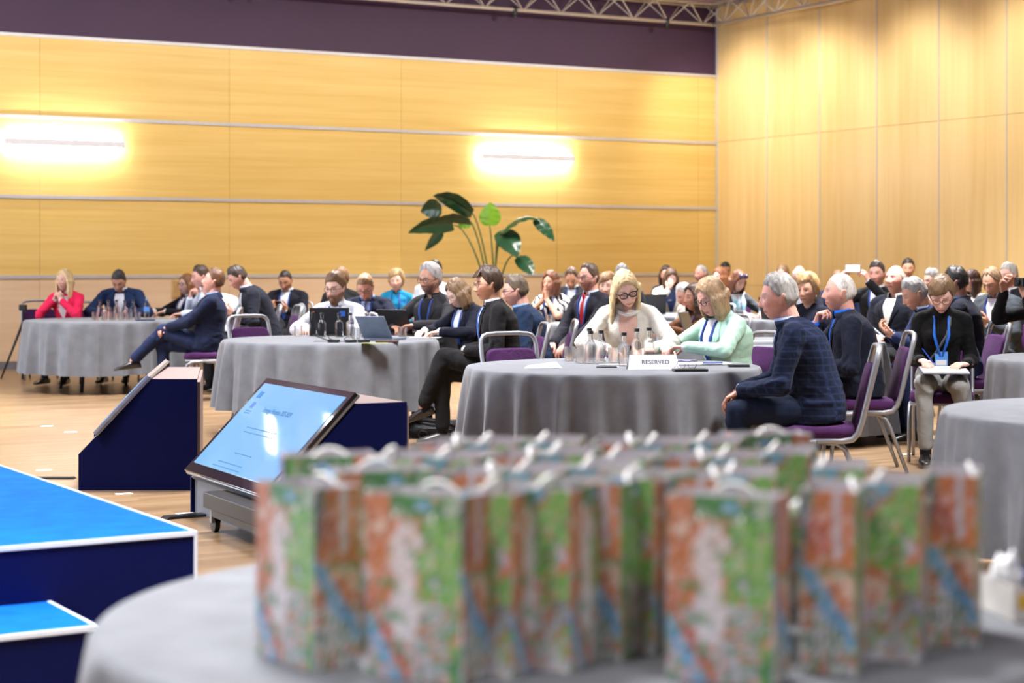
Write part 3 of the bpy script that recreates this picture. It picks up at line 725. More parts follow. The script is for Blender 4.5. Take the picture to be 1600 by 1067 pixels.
    mb = MB(); rings = []; aa = np.arange(28)*2*math.pi/28
    for t, a_, b_ in prof:
        c = spine(t)+np.array([0, .012 if t < .3 else (.004 if t < .8 else -.002), 0]); d = sdir(t); u_ = np.array([1., 0, 0]); v_ = np.cross(d, u_)
        ca, sa = np.cos(aa), np.sin(aa); e = .82
        rings.append(c+(a_*bw+pad)*np.sign(ca)[:, None]*(np.abs(ca)**e)[:, None]*u_+(b_*(.5+.5*bw)+pad)*np.sign(sa)[:, None]*(np.abs(sa)**e)[:, None]*v_)
    mb.loft(rings)
    sl = .0 if kind != 'short' else .55
    for s in (1, -1):
        S, E, W_ = arm[s]; sr = (.062 if suit else .054)*(.93 if fem else 1)*(.6+.4*build)
        mb.cap(spine(.975)+np.array([s*.035, .010, .0]), S+np.array([0, 0, .006]), .050, sr*.92, 14)
        mb.cap(S, S*.45+E*.55, sr, sr*.92, 14); 
        if kind == 'short': mb.cap(S*.6+E*.4, S*.3+E*.7, sr*.9, sr*.9, 14); continue
        mb.cap(S*.45+E*.55, E, sr*.92, sr*.82, 14)
        We = W_-unit(W_-E)*.012; mb.cap(E, E*.5+We*.5, sr*.84, sr*.74, 14); mb.cap(E*.5+We*.5, We, sr*.74, (.043 if suit else .037)*(.92 if fem else 1), 14)
    if fem and kind not in ('coatless',):
        for s in (1, -1): mb.cap(spine(.66)+np.array([s*.062, -.085, 0]), spine(.72)+np.array([s*.058, -.07, 0]), .058, .05, 12)
    if kind == 'turtle': mb.cap(Nb-nd*.03, Nb+nd*.035, .075, .060, 20)
    vj = .0085 if near else .0125
    me = remesh(mb, vj, 3 if near else 2, .6)
    V = getv(me); Nn = getn(me)
    # folds: stronger round elbows and waist
    amp = np.full(len(V), .0018 if suit else .0028)
    for s in (1, -1):
        S, E, W_ = arm[s]; amp += .0075*np.exp(-(np.linalg.norm(V-E, axis=1)/.10)**2)+.004*np.exp(-(np.linalg.norm(V-S, axis=1)/.09)**2)
    amp += .0045*np.exp(-((V[:, 2]-spine(.15)[2])/.10)**2)
    q = V*np.array([9, 9, 17.]); q = q+vnoise(V*6, 11)[:, None]*1.2; sd = (len(name_label)*7) % 50
    f = 1-2*np.abs(vnoise(q, sd)); f += .5*(1-2*np.abs(vnoise(q*2.1, sd+1)))
    V = V+Nn*(amp*f)[:, None]
    setv(me, V)
    gar = obj({'suit': 'suit_jacket', 'blazer': 'blazer', 'shirt': 'shirt', 'turtle': 'turtleneck', 'knit': 'sweater', 'dress': 'blouse', 'short': 'blouse', 'coat': 'coat'}.get(kind, kind), me, cm, root, smooth=True)
    dgm = gar.data; bvh = BVHTree.FromPolygons([Vector(v_) for v_ in V], [tuple(p.vertices) for p in dgm.polygons])
    def surf(phi, t, off):
        """phi degrees from straight ahead (+ = person's left), t along the spine"""
        o = spine(t); d = sdir(t); u_ = np.array([1., 0, 0]); v_ = np.cross(u_, d); v_ = v_ if v_[1] < 0 else -v_
        dr = v_*math.cos(R(phi))+u_*math.sin(R(phi)); h = bvh.ray_cast(Vector(o), Vector(dr), .26)
        if h[0] is None: return o+dr*(.12+off)
        return np.array(h[0])+np.array(h[1] if h[1].dot(Vector(dr)) > 0 else -h[1])*off
    def patch(name, rows, mat, par=None, th=.004, mi=0):
        """rows: list of rows of (phi,t,off)"""
        G = [[surf(*q_) for q_ in r_] for r_ in rows]; nr, nc = len(G), len(G[0]); P = np.array(G)
        # thickness: sink a copy towards the spine
        c = np.array([[spine(q_[1]) for q_ in r_] for r_ in rows]); dd = P-c; dd /= np.linalg.norm(dd, axis=2)[..., None]
        Bk = P-dd*(th+.006); V_ = np.concatenate([P.reshape(-1, 3), Bk.reshape(-1, 3)]); F = []; o_ = nr*nc
        for i in range(nr-1):
            for j in range(nc-1):
                a = i*nc+j; F.append((a, a+1, a+nc+1, a+nc)); F.append((o_+a, o_+a+nc, o_+a+nc+1, o_+a+1))
        bd = [(0, j) for j in range(nc)]+[(i, nc-1) for i in range(1, nr)]+[(nr-1, j) for j in range(nc-2, -1, -1)]+[(i, 0) for i in range(nr-2, 0, -1)]
        for k in range(len(bd)):
            a = bd[k][0]*nc+bd[k][1]; b2 = bd[(k+1) % len(bd)]; b2 = b2[0]*nc+b2[1]; F.append((a, o_+a, o_+b2, b2))
        me_ = MB().add(V_, F).mesh(name); bm = bmesh.new(); bm.from_mesh(me_); bmesh.ops.recalc_face_normals(bm, faces=bm.faces); bm.to_mesh(me_); bm.free()
        return obj(name, me_, mat, par or root, smooth=True, autosm=50)
    def band(name, line, w, off, mat, par=None, nc=3):
        """line: list of (phi,t[,scale]); w half width in degrees"""
        rows = []
        for l in line:
            k = l[2] if len(l) > 2 else 1; rows.append([(l[0]+w*k*(2*j/(nc-1)-1), l[1], off) for j in range(nc)])
        return patch(name, rows, mat, par)
    tb = .50 if suit else .0
    if kind in ('blazer',): tb = .42
    if suit:
        hw = lambda t: 4+ (30 if not fem else 34)*max(0, (t-tb)/(.985-tb))
        ts = np.linspace(tb, .985, 9)
        if shirt:
            sm_ = skinmat() if shirt[0] == 'vneck' else cloth('shirt_front', shirt[1], pattern=shirt[2] if len(shirt) > 2 else None, c2=shirt[3] if len(shirt) > 3 else None, sheen=.05)
            if shirt[0] == 'vneck':
                sk = patch('neckline_skin', [[(p_*hw(t), t, .003) for p_ in np.linspace(-1, 1, 7)] for t in ts if t > tb+.12], skinmat()); vcol(sk.data, np.tile(base, (len(sk.data.vertices), 1)))
                patch('camisole', [[(p_*hw(t), t, .003) for p_ in np.linspace(-1, 1, 7)] for t in ts if t < tb+.17], cloth('black_top', shirt[1]))
            else:
                patch('shirt', [[(p_*hw(t), t, .003) for p_ in np.linspace(-1, 1, 7)] for t in ts], sm_)
        for s in (1, -1):
            rows = []
            for i, t in enumerate(ts):
                k = i/(len(ts)-1); lw = 3+15*min(1, k*1.5) if k < .72 else 13
                rows.append([(s*(hw(t)-1.5), t, .006), (s*(hw(t)+lw*.5), t, .011), (s*(hw(t)+lw), t, .0065)])
            patch('lapel', rows, cm, gar, th=.005)
    # collar
    colm = None
    if shirt and shirt[0] == 'collar' or kind == 'shirt':
        sc_ = shirt[1] if shirt and shirt[0] == 'collar' else cc
        colm = cloth('shirt_front', sc_, sheen=.05)
        mb = MB(); seg = 22; inn = []; 
        R0 = (.060 if not fem else .052)*(.6+.4*build)
        for hgt, rad, dz in ((0, .012, -.012), (1, .001, .030), (1, .005, .031), (0, .020, -.006)):
            ring = []
            for j in range(seg+1):
                a = R(28+(304)*j/seg); d2 = np.array([math.sin(a), -math.cos(a), 0]); fall = (1-math.cos(a))*.5
                c = Nb+nd*(dz+.012)+np.array([0, .0, 0]); ring.append(c+d2*(R0+rad)*np.array([1, .98, 1])+np.array([0, 0, (fall-.6)*.022]))
            inn.append(ring)
        inn.append(inn[0])
        mb.loft(inn, cap=False, close=False); obj('shirt_collar', mb, colm, root, smooth=True, autosm=60)
    if suit:
        mb = MB(); seg = 22; rg = []; R0 = (.074 if not fem else .068)*(.6+.4*build)
        for rad, dz in ((-.004, -.03), (-.006, .030), (.002, .036), (.014, .010), (.024, -.028)):
            ring = []
            for j in range(seg+1):
                a0_ = 38 if not (shirt and shirt[0] == 'vneck') else 80; a = R(a0_+(360-2*a0_)*j/seg); d2 = np.array([math.sin(a), -math.cos(a), 0]); fall = (1-math.cos(a))*.5
                ring.append(Nb+nd*dz+d2*(R0+rad)*np.array([1.02, .95, 1])+np.array([0, 0, (fall-.55)*.035-.006]))
            rg.append(ring)
        mb.loft(rg, cap=False, close=False); obj('jacket_collar', mb, cm, gar, smooth=True)
    if suit or kind == 'shirt':
        for s in (1, -1):
            S, E, W_ = arm[s]; ax_ = unit(W_-E)
            if shirt and shirt[0] == 'collar': obj('shirt_cuff', MB().cap(W_-ax_*.03, W_+ax_*.004, .0345, .033, 16), colm or cm, root, smooth=True)
    if kind == 'shirt' or (suit and near):
        for t in ((.62, .5) if not suit else (tb-.03,)):
            p = surf(0, t, .008 if not suit else .012); obj('button', MB().cap(p, p+np.array([0, -.003, 0]), .006, .006, 8), plain('dark_button', (30, 30, 34), .4) if suit else WHITE, gar)
    if tie:
        tm = cloth('tie', tie[0], pattern=tie[1] if len(tie) > 1 else None, c2=tie[2] if len(tie) > 2 else None, sheen=.3)
        band('tie', [(0, .99, .8), (0, .955, .9), (0, .94, .6), (0, .85, .9), (0, .7, 1.2), (0, .5, 1.5)], 8, .009, tm)
        p = surf(0, .96, .012); obj('tie_knot', MB().cap(p+np.array([0, 0, .014]), p-np.array([0, 0, .012]), .016, .011, 12), tm, root, smooth=True)
    if lanyard:
        lm = plain('lanyard_ribbon', lanyard, .6)
        tl = .34 if not isinstance(badge, float) else badge
        mb0 = []
        for s in (1, -1):
            band('lanyard', [(s*38, .975), (s*30, .94), (s*25, .86), (s*20, .74), (s*13, .6), (s*6, .46), (s*1.5, tl)], 2.9, .014, lm)
        p = surf(0, tl-.05, .018); d = sdir(tl)
        if badge:
            o = obj('badge', MB().box((0, 0, 0), (.085, .004, .12)), plain('badge_card', (90, 150, 225), .35), root); o.location = p; o.rotation_euler = (R(-lean*.6), 0, 0)
            obj('badge_print', MB().box((0, -.003, -.015), (.07, .002, .035)), WHITE, o)
    if kind == 'scarf': pass
    if extra: extra(locals())
    # ---- glasses
    if glasses:
        gm = plain('spectacle_frame', glasses, .3); thick = (.0036 if sum(glasses) < 50 else .002) if near else .003
        g = MB(); rw, rh = (.024, .018)
        for s in (1, -1):
            pts = []
            for j in range(21):
                a = 2*math.pi*j/20; pts.append(hpt(s*.032+rw*math.copysign(abs(math.cos(a))**.75, math.cos(a)), -.098-.0*abs(math.cos(a))+(.006 if math.cos(a)*s > .7 else 0), .004+rh*math.copysign(abs(math.sin(a))**.75, math.sin(a))))
            g.tube(pts, thick, 6); g.tube([hpt(s*.056, -.093, .009), hpt(s*.074, -.05, .010), hpt(s*.078, .008, .008)], thick, 6)
        g.tube([hpt(.009, -.1, .006), hpt(0, -.104, .010), hpt(-.009, -.1, .006)], thick, 6)
        obj('glasses', g, gm, root, smooth=True)
    if earring:
        for s in (1, -1): obj('earring', MB().cap(hpt(s*.083, 0, -.036), hpt(s*.083, 0, -.044), .006, .006, 8), plain('pearl', (225, 222, 215), .25), root, smooth=True)
    if beads:
        mb = MB()
        for j in range(27):
            a = R(-78+156*j/26); p = Nb+np.array([math.sin(a)*.075, -math.cos(a)*.082-.012, -.018-.03*math.cos(a)**2])
            for k_ in (0, .011): mb.cap(p-np.array([0, k_*.5, k_]), p-np.array([0, k_*.5, k_])+np.array([0, 0, .0001]), .0068, .0068, 6)
        obj('pearl_necklace', mb, plain('pearl', (225, 222, 215), .25), root, smooth=True)
    # ---- trousers
    tc = trousers or (30, 30, 34); skirt = False
    tm = cloth('trousers', tc); mb = MB()
    mb.cap(np.array([.06, .01, zhip+.02]), np.array([-.06, .01, zhip+.02]), .118*build, .118*build, 16); mb.cap(spine(0)+np.array([0, 0, 0]), spine(.16), .125*build, .11*build, 14)
    for s in (1, -1):
        H, K, A, fd = leg[s]; ad = unit(A-K); k_ = 1.0 if not fem else .93
        mb.cap(H, H*.5+K*.5, .094*k_*(.7+.3*build), .083*k_, 14); mb.cap(H*.5+K*.5, K, .083*k_, .066*k_, 14)
        mb.cap(K, K*.5+A*.5, .066*k_, .062*k_, 14); e = A-ad*(.05 if s != 0 else 0); mb.cap(K*.5+A*.5, A-ad*.045, .060*k_, .055*k_, 14)
    me = remesh(mb, .010 if near else .016, 2, .6); V = getv(me); Nn = getn(me); amp = np.full(len(V), .0035)
    for s in (1, -1): amp += .007*np.exp(-(np.linalg.norm(V-leg[s][1], axis=1)/.12)**2)+.004*np.exp(-(np.linalg.norm(V-leg[s][0], axis=1)/.12)**2)
    q = V*np.array([12, 8, 10.]); f = 1-2*np.abs(vnoise(q+vnoise(V*7, 4)[:, None], sd+5)); V = V+Nn*(amp*f)[:, None]; setv(me, V)
    obj('trousers', me, tm, root, smooth=True)
    shm = plain('shoe_leather', shoes, .3, coat=.3)
    for s in (1, -1):
        H, K, A, fd = leg[s]; f = unit(fd); ad = unit(K-A); n2 = ad-f*np.dot(ad, f); n2 = unit(n2); sdv = np.cross(f, n2)
        sole = A-n2*.078; mb = MB(); rings = []
        for (u_, w_, h_) in ((-.075, .018, .035), (-.068, .031, .062), (-.03, .035, .07), (.02, .036, .075), (.06, .041, .062), (.11, .046, .045), (.15, .043, .036), (.18, .030, .028), (.196, .012, .018)):
            c = sole+f*u_; ring = []
            for j in range(14):
                a = 2*math.pi*j/14; ring.append(c+sdv*w_*math.copysign(abs(math.cos(a))**.7, math.cos(a))+n2*(h_*.5+h_*.5*math.copysign(abs(math.sin(a))**.8, math.sin(a))))
            rings.append(ring)
        mb.loft(rings); sh = obj('shoe', mb, shm, root, smooth=True)
        obj('sock', MB().cap(A-n2*.03, A+ad*.15, .038, .043, 12), cloth('sock', (20, 20, 26)), root, smooth=True)
    # ---- place
    zr = rotm((0, 0, 1), -face_); hw_ = zr @ Hc; X = (hx-800)/FPX*Yh
    root.location = (X-hw_[0], Yh-hw_[1], max(min(zadd, .04), -.04)); root.rotation_euler = (0, 0, R(-face_))
    return root, dict(Hc=Hc, Hm=Hm, HS=HS, arm=arm, leg=leg, spine=spine, surf=surf, hpt=hpt, zr=zr, Nb=Nb)
def unit_rows(P): return P/(np.linalg.norm(P, axis=1)[:, None]+1e-9)
def hair_mesh(h, root, Hc, Hm, HS, near, fem, Nb):
    style, col = h[0], h[1]; opt = h[2:]
    D, F = SG; P = skull(D); az = np.degrees(np.arctan2(np.abs(D[:, 0]), -D[:, 1]))  # 0 front .. 180 back
    z = P[:, 2]; n = unit_rows(P); jz = vnoise(P*np.array([70, 70, 30]), 9)*.004
    zl = np.interp(az, [0, 30, 50, 68, 80, 92, 104, 125, 180], [.072, .070, .062, .036, .008, .012, -.022, -.060, -.078])
    th0, tops = .010, .008
    if 'reced' in opt: zl = np.interp(az, [0, 22, 40, 60, 80, 92, 104, 125, 180], [.088, .098, .085, .045, .008, .012, -.02, -.060, -.078])
    if style == 'bald': zl2 = zl; m = sstep(0, .007, z+jz-zl)*sstep(.062, .048, z)*(az > 62); th = -.008+m*.015
    elif style == 'buzz': m = sstep(0, .007, z+jz-zl); th = -.006+m*.0095
    elif style == 'short': m = sstep(0, .007, z+jz-zl); th = -.006+m*(.0105+.014*sstep(.02, .1, z)+.007*sstep(90, 20, az)*sstep(.05, .09, z))
    elif style == 'thick': m = sstep(0, .007, z+jz-zl+.004); th = -.008+m*(.020+.018*sstep(.0, .09, z)+.010*sstep(80, 10, az)*sstep(.05, .09, z))
    elif style == 'crop':  # woman's short layered hair
        zl = np.interp(az, [0, 25, 50, 68, 80, 92, 104, 125, 180], [.052, .047, .052, .020, .004, .012, -.028, -.068, -.082])+D[:, 0]*.022*(az < 60); m = sstep(0, .007, z+jz-zl); th = -.008+m*(.024+.020*sstep(.0, .09, z))
    elif style == 'puff':
        zl = np.interp(az, [0, 25, 50, 68, 80, 92, 104, 125, 180], [.066, .062, .058, .030, -.01, -.02, -.045, -.080, -.095])+D[:, 0]*.022*(az < 60); m = sstep(0, .007, z+jz-zl); th = -.008+m*(.032+.024*sstep(.0, .09, z))
    else:
        zl = np.interp(az, [0, 20, 45, 62, 75, 92, 104, 125, 180], [.078, .068, .045, .005, -.03, -.05, -.06, -.075, -.09]); m = sstep(0, .007, z+jz-zl); th = -.008+m*(.018+.012*sstep(.0, .1, z))
    if style not in ('bob', 'long', 'midlong', 'curly', 'bald'): th = np.where(th > 0, th*(.30+.70*sstep(0, .05, z+jz-zl)), th)
    fn = vnoise(P*np.array([60, 60, 22]), 2)*.0022+vnoise(P*np.array([24, 24, 12]), 3)*.003
    if style in ('crop', 'puff', 'thick', 'short'): fn = fn*1.5+vnoise(P*np.array([34, 34, 26]), 8)*.0075*(style in ('crop', 'puff'))+np.abs(vnoise(P*np.array([90, 90, 30]), 12))*.005
    if style in ('buzz', 'bald'): fn = fn*.25
    P2 = P+n*(th+m*fn)[:, None]
    mb = MB().add(P2*HS, F); rm_ = False
    if style in ('bob', 'long', 'midlong', 'curly'):
        rm_ = True; Lh = {'bob': .135, 'midlong': .19, 'long': .34, 'curly': .22}[style]
        rs = random.Random(hash(style+str(col)) % 999 if False else len(str(col))*7)
        gz = Hm.T @ np.array([0, 0, -1.]); gz[1] = max(gz[1], -.08); gz = unit(gz)
        a0 = {'bob': 60, 'long': 78}.get(style, 66)
        for sgn in (1, -1):
            for a in np.linspace(a0, 178, 9):
                aa_ = R(a); d = np.array([sgn*math.sin(aa_), -math.cos(aa_), 0])
                pts = []; r = []
                p = np.array([d[0]*.070, d[1]*.088, .060]); pts.append(p*.9); r.append(.022)
                q = np.array([d[0]*.090, d[1]*.108 if d[1] > 0 else d[1]*.090, .0]); pts.append(q); r.append(.026)
                q2 = q+gz*Lh*.35+np.array([0, .006, 0]); q2[0] *= (1.05 if style != 'long' else 1.0)
                q2 = q2-(np.array([0, .03, 0]) if d[1] > .3 else 0); pts.append(q2); r.append(.026)
                q3 = q2+gz*Lh*.33; pts.append(q3*np.array([.98, 1, 1])); r.append(.023)
                q4 = q3+gz*Lh*(.32+rs.uniform(-.04, .04)); q4 = q4*np.array([.86 if style == 'bob' else .95, .92, 1]); pts.append(q4); r.append(.014)
                for i in range(len(pts)-1): mb.cap(np.array(pts[i])*HS, np.array(pts[i+1])*HS, r[i]*HS, r[i+1]*HS, 8, flat=d, fs=.62)
    if 'side' in opt or 'fringe' in opt:
        for x_ in np.linspace(-.05, .05, 6):
            mb.cap(np.array([x_*.6, -.07, .100])*HS, np.array([x_*1.15, -.100, .052 if 'fringe' in opt else .066])*HS, .020*HS, .010*HS, 8, flat=(0, 1, 0), fs=.6); rm_ = True
    if 'updo' in opt: mb.cap(np.array([0, .095, .03])*HS, np.array([0, .115, -.02])*HS, .038*HS, .034*HS, 12); rm_ = True
    if rm_:
        me = remesh(mb, .0055 if near else .008, 2, .5); V = getv(me); Nn = getn(me); out = np.linalg.norm(V*np.array([1, .8, .7]), axis=1) > .04
        k = 1.0 if style != 'curly' else 2.2
        f = vnoise(V*(np.array([95, 95, 7]) if style != 'curly' else np.array([34, 34, 30])), 6)*.0035*k+vnoise(V*np.array([30, 30, 4]), 7)*.003; V = V+Nn*(f*out)[:, None]; setv(me, V)
    else: me = mb.mesh('hair')
    V = getv(me); setv(me, Hc+V @ Hm.T)
    return obj('hair', me, hairmat(col), root, smooth=True)
# ================================================================== chairs
def make_chair():
    t = thing('banquet_chair', 'x', 'chair')
    mb = MB(); rg = []
    for z, k in ((.405, .93), (.415, .99), (.44, 1.0), (.462, .985), (.474, .93), (.478, .80)):
        ring = []
        for j in range(32):
            a = 2*math.pi*j/32; x_ = math.copysign(abs(math.cos(a))**.35, math.cos(a)); y_ = math.copysign(abs(math.sin(a))**.35, math.sin(a))
            ring.append((.215*k*x_, -.0+.215*k*y_-(.01), z-(.012 if y_ < -.8 else 0)*(z > .45)))
        rg.append(np.array(ring))
    obj('seat', MB().loft(rg), PURPLE, t, smooth=True)
    mb = MB(); rg = []
    for q, k in ((-.020, .93), (-.016, .985), (0, 1.0), (.012, .985), (.016, .95)):
        ring = []
        for j in range(32):
            a = 2*math.pi*j/32; x_ = math.copysign(abs(math.cos(a))**.3, math.cos(a)); z_ = math.copysign(abs(math.sin(a))**.3, math.sin(a))
            h = .635+.175*k*z_; ring.append((.185*k*x_, .205+(h-.46)*.24+q, h))
        rg.append(np.array(ring))
    obj('backrest', MB().loft(rg), PURPLE, t, smooth=True)
    pts = []
    def P(x, z): return (x, .215+(z-.46)*.24, z)
    right = [(.205, -.05, .395), (.205, .12, .395), (.205, .175, .405), (.205, .205, .44)]+[P(.205, z) for z in (.5, .7, .83)]+[P(.198, .868), P(.18, .89), P(.15, .90), P(.08, .905)]
    path = right+[(-x, y, z) for x, y, z in reversed(right)]
    obj('back_frame', MB().tube(path, .017, 8, flat=.8), METAL, t, smooth=True)
    obj('seat_frame', MB().tube([(.205, -.19, .397), (-.205, -.19, .397), (-.205, .17, .397), (.205, .17, .397), (.205, -.19, .397)], .011, 8), METAL, t, smooth=True)
    for s in (1, -1):
        obj('leg', MB().tube([(s*.212, -.02, .39), (s*.212, -.13, .385), (s*.212, -.18, .36), (s*.214, -.20, .3), (s*.216, -.225, .004)], .0125, 8), METAL, t, smooth=True)
        obj('leg', MB().tube([(s*.192, -.0, .385), (s*.192, .09, .38), (s*.194, .135, .35), (s*.196, .16, .3), (s*.2, .27, .004)], .0125, 8), METAL, t, smooth=True)
    return t
_ch = [None]
def chair(x, y, face_, label):
    if _ch[0] is None: _ch[0] = make_chair(); c = _ch[0]
    else: c = copy_tree(_ch[0])
    return place(c, (x, y, 0), R(-face_), label, 'purple banquet chairs')
# ================================================================== round tables and cloths
CLOTHM = cloth('grey_table_linen', (104, 107, 113), rough=.7, weave=500, sheen=.15, bs=.08)
def round_table(cx, cy, Rt, label, clabel, seed=0, nf=21, drop=.54, items=None):
    t = thing('round_table', label, 'table', (cx, cy, 0), R(seed*31), 'round conference tables')
    obj('tabletop', MB().lathe([(Rt-.012, .72), (Rt-.006, .725), (Rt-.006, .742), (Rt-.012, .745)], 64), plain('ply_tabletop', (150, 120, 84), .6), t)
    for k in range(4):
        a = math.pi/4+k*math.pi/2; obj('leg', MB().tube([(Rt*.5*math.cos(a), Rt*.5*math.sin(a), .72), (Rt*.62*math.cos(a), Rt*.62*math.sin(a), .005)], .018, 8), BLACK, t, smooth=True)
    rs = np.random.RandomState(seed+5); nth = 420; th = np.arange(nth)*2*math.pi/nth
    f = np.zeros(nth); cen = np.sort((np.arange(nf)+rs.uniform(-.28, .28, nf))*2*math.pi/nf)
    for c_ in cen:
        d = (th-c_+math.pi) % (2*math.pi)-math.pi; w_ = rs.uniform(.035, .085); f += rs.uniform(.6, 1.25)*np.exp(-np.abs(d/w_)**1.25)
    f += .38*np.cos(th*nf+1.2*np.sin(th*2))+.2*np.cos(th*(nf*1.7//1)); f -= f.mean(); low = np.sin(th*3+rs.uniform(0, 6))*.5+np.sin(th*5+rs.uniform(0, 6))*.4
    rings = []
    for r_ in (.02, Rt*.45, Rt*.8, Rt-.05, Rt-.012): rings.append(np.stack([r_*np.cos(th), r_*np.sin(th), np.full(nth, .7485)], 1))
    rings.append(np.stack([(Rt-.002)*np.cos(th), (Rt-.002)*np.sin(th), np.full(nth, .747)], 1))
    rings.append(np.stack([(Rt+.005)*np.cos(th), (Rt+.005)*np.sin(th), np.full(nth, .739)], 1))
    for h in np.linspace(.03, 1, 16):
        hh = h**.8; sh = .05*np.sin(h*2.0+th*2)*h; rr = Rt+.010+.035*hh+.062*f*hh**.8+.010*low*hh
        z = .739-drop*h-.010*low*h; a2 = th+sh*.12
        rings.append(np.stack([rr*np.cos(a2), rr*np.sin(a2), z], 1))
    mb = MB().loft(rings, cap=False); mb.f.append(tuple(range(nth)))
    mb.m.append(0)
    o = obj('tablecloth', mb, CLOTHM, None, smooth=True); o.location = (cx, cy, 0); o.rotation_euler = (0, 0, R(seed*17))
    tag(o, clabel, 'tablecloth', 'grey tablecloths'); return t
TB = .749
# ================================================================== table things
GL = glassmat('bottle_glass', (.97, .985, .99)); WATER = GL
_pb = {}
def protoc(key, fn):
    if key not in _pb: _pb[key] = fn(); return _pb[key]
    return copy_tree(_pb[key])
def mk_bottle():
    t = thing('water_bottle', 'x', 'bottle')
    obj('glass', MB().lathe([(.001, .004), (.028, .003), (.0335, .006), (.0345, .012), (.0345, .105), (.032, .118), (.024, .130), (.0155, .138), (.0135, .146), (.0135, .180), (.001, .180)], 28), GL, t, smooth=True, autosm=60)
    obj('cap', MB().lathe([(.001, .179), (.0165, .179), (.0165, .197), (.015, .199), (.001, .199)], 20), BLACK, t, smooth=True, autosm=40)
    return t
def mk_plastic():
    t = thing('plastic_bottle', 'x', 'bottle')
    obj('body', MB().lathe([(.001, .003), (.027, .003), (.030, .01), (.030, .05), (.027, .058), (.030, .066), (.030, .13), (.026, .16), (.013, .185), (.012, .195), (.001, .195)], 24), GL, t, smooth=True)
    obj('label', MB().lathe([(.0305, .07), (.0308, .072), (.0308, .12), (.0305, .122)], 24, cap=False), plain('blue_label', (90, 140, 210), .5), t, smooth=True)
    obj('cap', MB().lathe([(.001, .194), (.015, .194), (.015, .212), (.001, .213)], 16), plain('blue_cap', (90, 150, 215), .4), t, smooth=True, autosm=40)
    return t
def mk_glass():
    o = obj('tumbler', MB().lathe([(.001, .003), (.029, .002), (.032, .006), (.037, .088), (.0355, .0885), (.0310, .014), (.001, .013)], 24), GL, None, smooth=True, autosm=50)
    return o
def put(key, fn, x, y, label, group, rz=0, cat=None, z=TB):
    o = protoc(key, fn); place(o, (x, y, z+.001), rz, label, group)
    if cat: o['category'] = cat
    return o
def bottle(p, Yt, label): q = px(p, 500, Yt); return put('b', mk_bottle, q.x, Yt, label, 'glass water bottles')
def tumbler(p, Yt, label): q = px(p, 500, Yt); return put('g', mk_glass, q.x, Yt, label, 'drinking glasses', cat='glass')
def YT(y): return FPX*(CAMH-TB)/(y-HZ)       # depth of a point seen at row y on a table top
def flatbox(name, label, cat, x, y, w_, d_, h_, rz, mt, z=TB, group=None, bev=.001):
    o = obj(name, MB().box((0, 0, h_/2+.0015), (w_, d_, h_)), mt, bevel=bev); place(o, (x, y, z), R(rz)); return tag(o, label, cat, group)
def laptop(x, y, rz, label, lid=105, col=(24, 24, 28), scr=(20, 22, 26), lit=False, mark=False, w_=.33):
    t = thing('laptop', label, 'laptop', (x, y, TB+.001), R(rz), 'laptops on the tables')   # user sits towards -y
    cm = plain('laptop_shell', col, .4, .2)
    obj('base', MB().box((0, 0, .009), (w_, .23, .016)), cm, t, bevel=.002)
    obj('keyboard', MB().box((0, .03, .0175), (w_-.05, .1, .001)), plain('laptop_keys', (38, 38, 42), .5), t)
    a = R(lid-90); h = .22; c = np.array([0, .115+math.sin(a)*h/2, .017+math.cos(a)*h/2]); rt = rotm((1, 0, 0), -(lid-90))
    ld = obj('lid', MB().box(c, (w_, .008, h), rot=rt), cm, t, bevel=.002)
    obj('screen', MB().box(c+rt @ np.array([0, -.0045, 0]), (w_-.02, .001, h-.02), rot=rt), emit('laptop_screen', lin(scr), .8) if lit else plain('dark_screen', scr, .2), t)
    if mark:
        obj('sticker', MB().box(c+rt @ np.array([-.11, .0045, .06]), (.045, .001, .045), rot=rt), plain('blue_sticker', (40, 90, 180), .5), ld)
        obj('sticker', MB().box(c+rt @ np.array([.13, .0045, .075]), (.02, .001, .012), rot=rt), plain('red_sticker', (190, 50, 50), .5), ld)
    return t
def phone(loc, rot, label, lit=True):
    t = thing('smartphone', label, 'phone', loc); t.rotation_euler = rot
    obj('case', MB().box((0, 0, 0), (.075, .009, .152)), plain('phone_case', (24, 26, 32), .35), t, bevel=.003)
    obj('display', MB().box((0, -.005, 0), (.068, .001, .144)), emit('phone_display', (.45, .55, .75), .6) if lit else plain('phone_off', (12, 12, 14), .15), t)
    return t
def pen(x, y, rz, label, col=(30, 60, 160), z=TB, rot=None):
    t = thing('pen', label, 'pen', (x, y, z+.006), R(rz)); obj('barrel', MB().cap((-.065, 0, 0), (.05, 0, 0), .0045, .0045, 10), plain('pen_barrel', col, .4), t, smooth=True)
    obj('tip', MB().cap((.053, 0, 0), (.066, 0, 0), .004, .0012, 8), WHITE, t, smooth=True)
    if rot: t.rotation_euler = rot
    return t
# ------------------------------------------------------------------ tables (centre, radius)
T1 = (-4.34, 19.5); T2 = (-1.45, 14.6); T3 = (.6, 10.9); T4 = (1.10, 18.3); T5 = (2.05, 21.3); T6 = (2.02, 14.15); T7 = (3.3, 19.6); T9 = (3.93, 11.75); T10 = (2.66, 7.55); T0 = (.10, 3.24)
round_table(*T1, .83, 'round table at the far left seating a woman in pink', 'grey pleated cloth on the far left table under the row of small bottles', 1)
round_table(*T2, .85, 'round table in the middle left holding open laptops', 'grey pleated cloth on the table with laptops, middle left', 2, drop=.53)
round_table(*T3, .87, 'round table holding the folded place card, centre', 'grey pleated cloth under the folded place card at the centre', 3, drop=.50, nf=24)
round_table(*T4, .83, 'round table behind, before the woman in patterned blouse', 'grey cloth on the table beside the man with the red tie', 4)
round_table(*T5, .83, 'far round table before the woman in cream jacket', 'grey cloth on the far table in front of the woman covering her brow', 5)
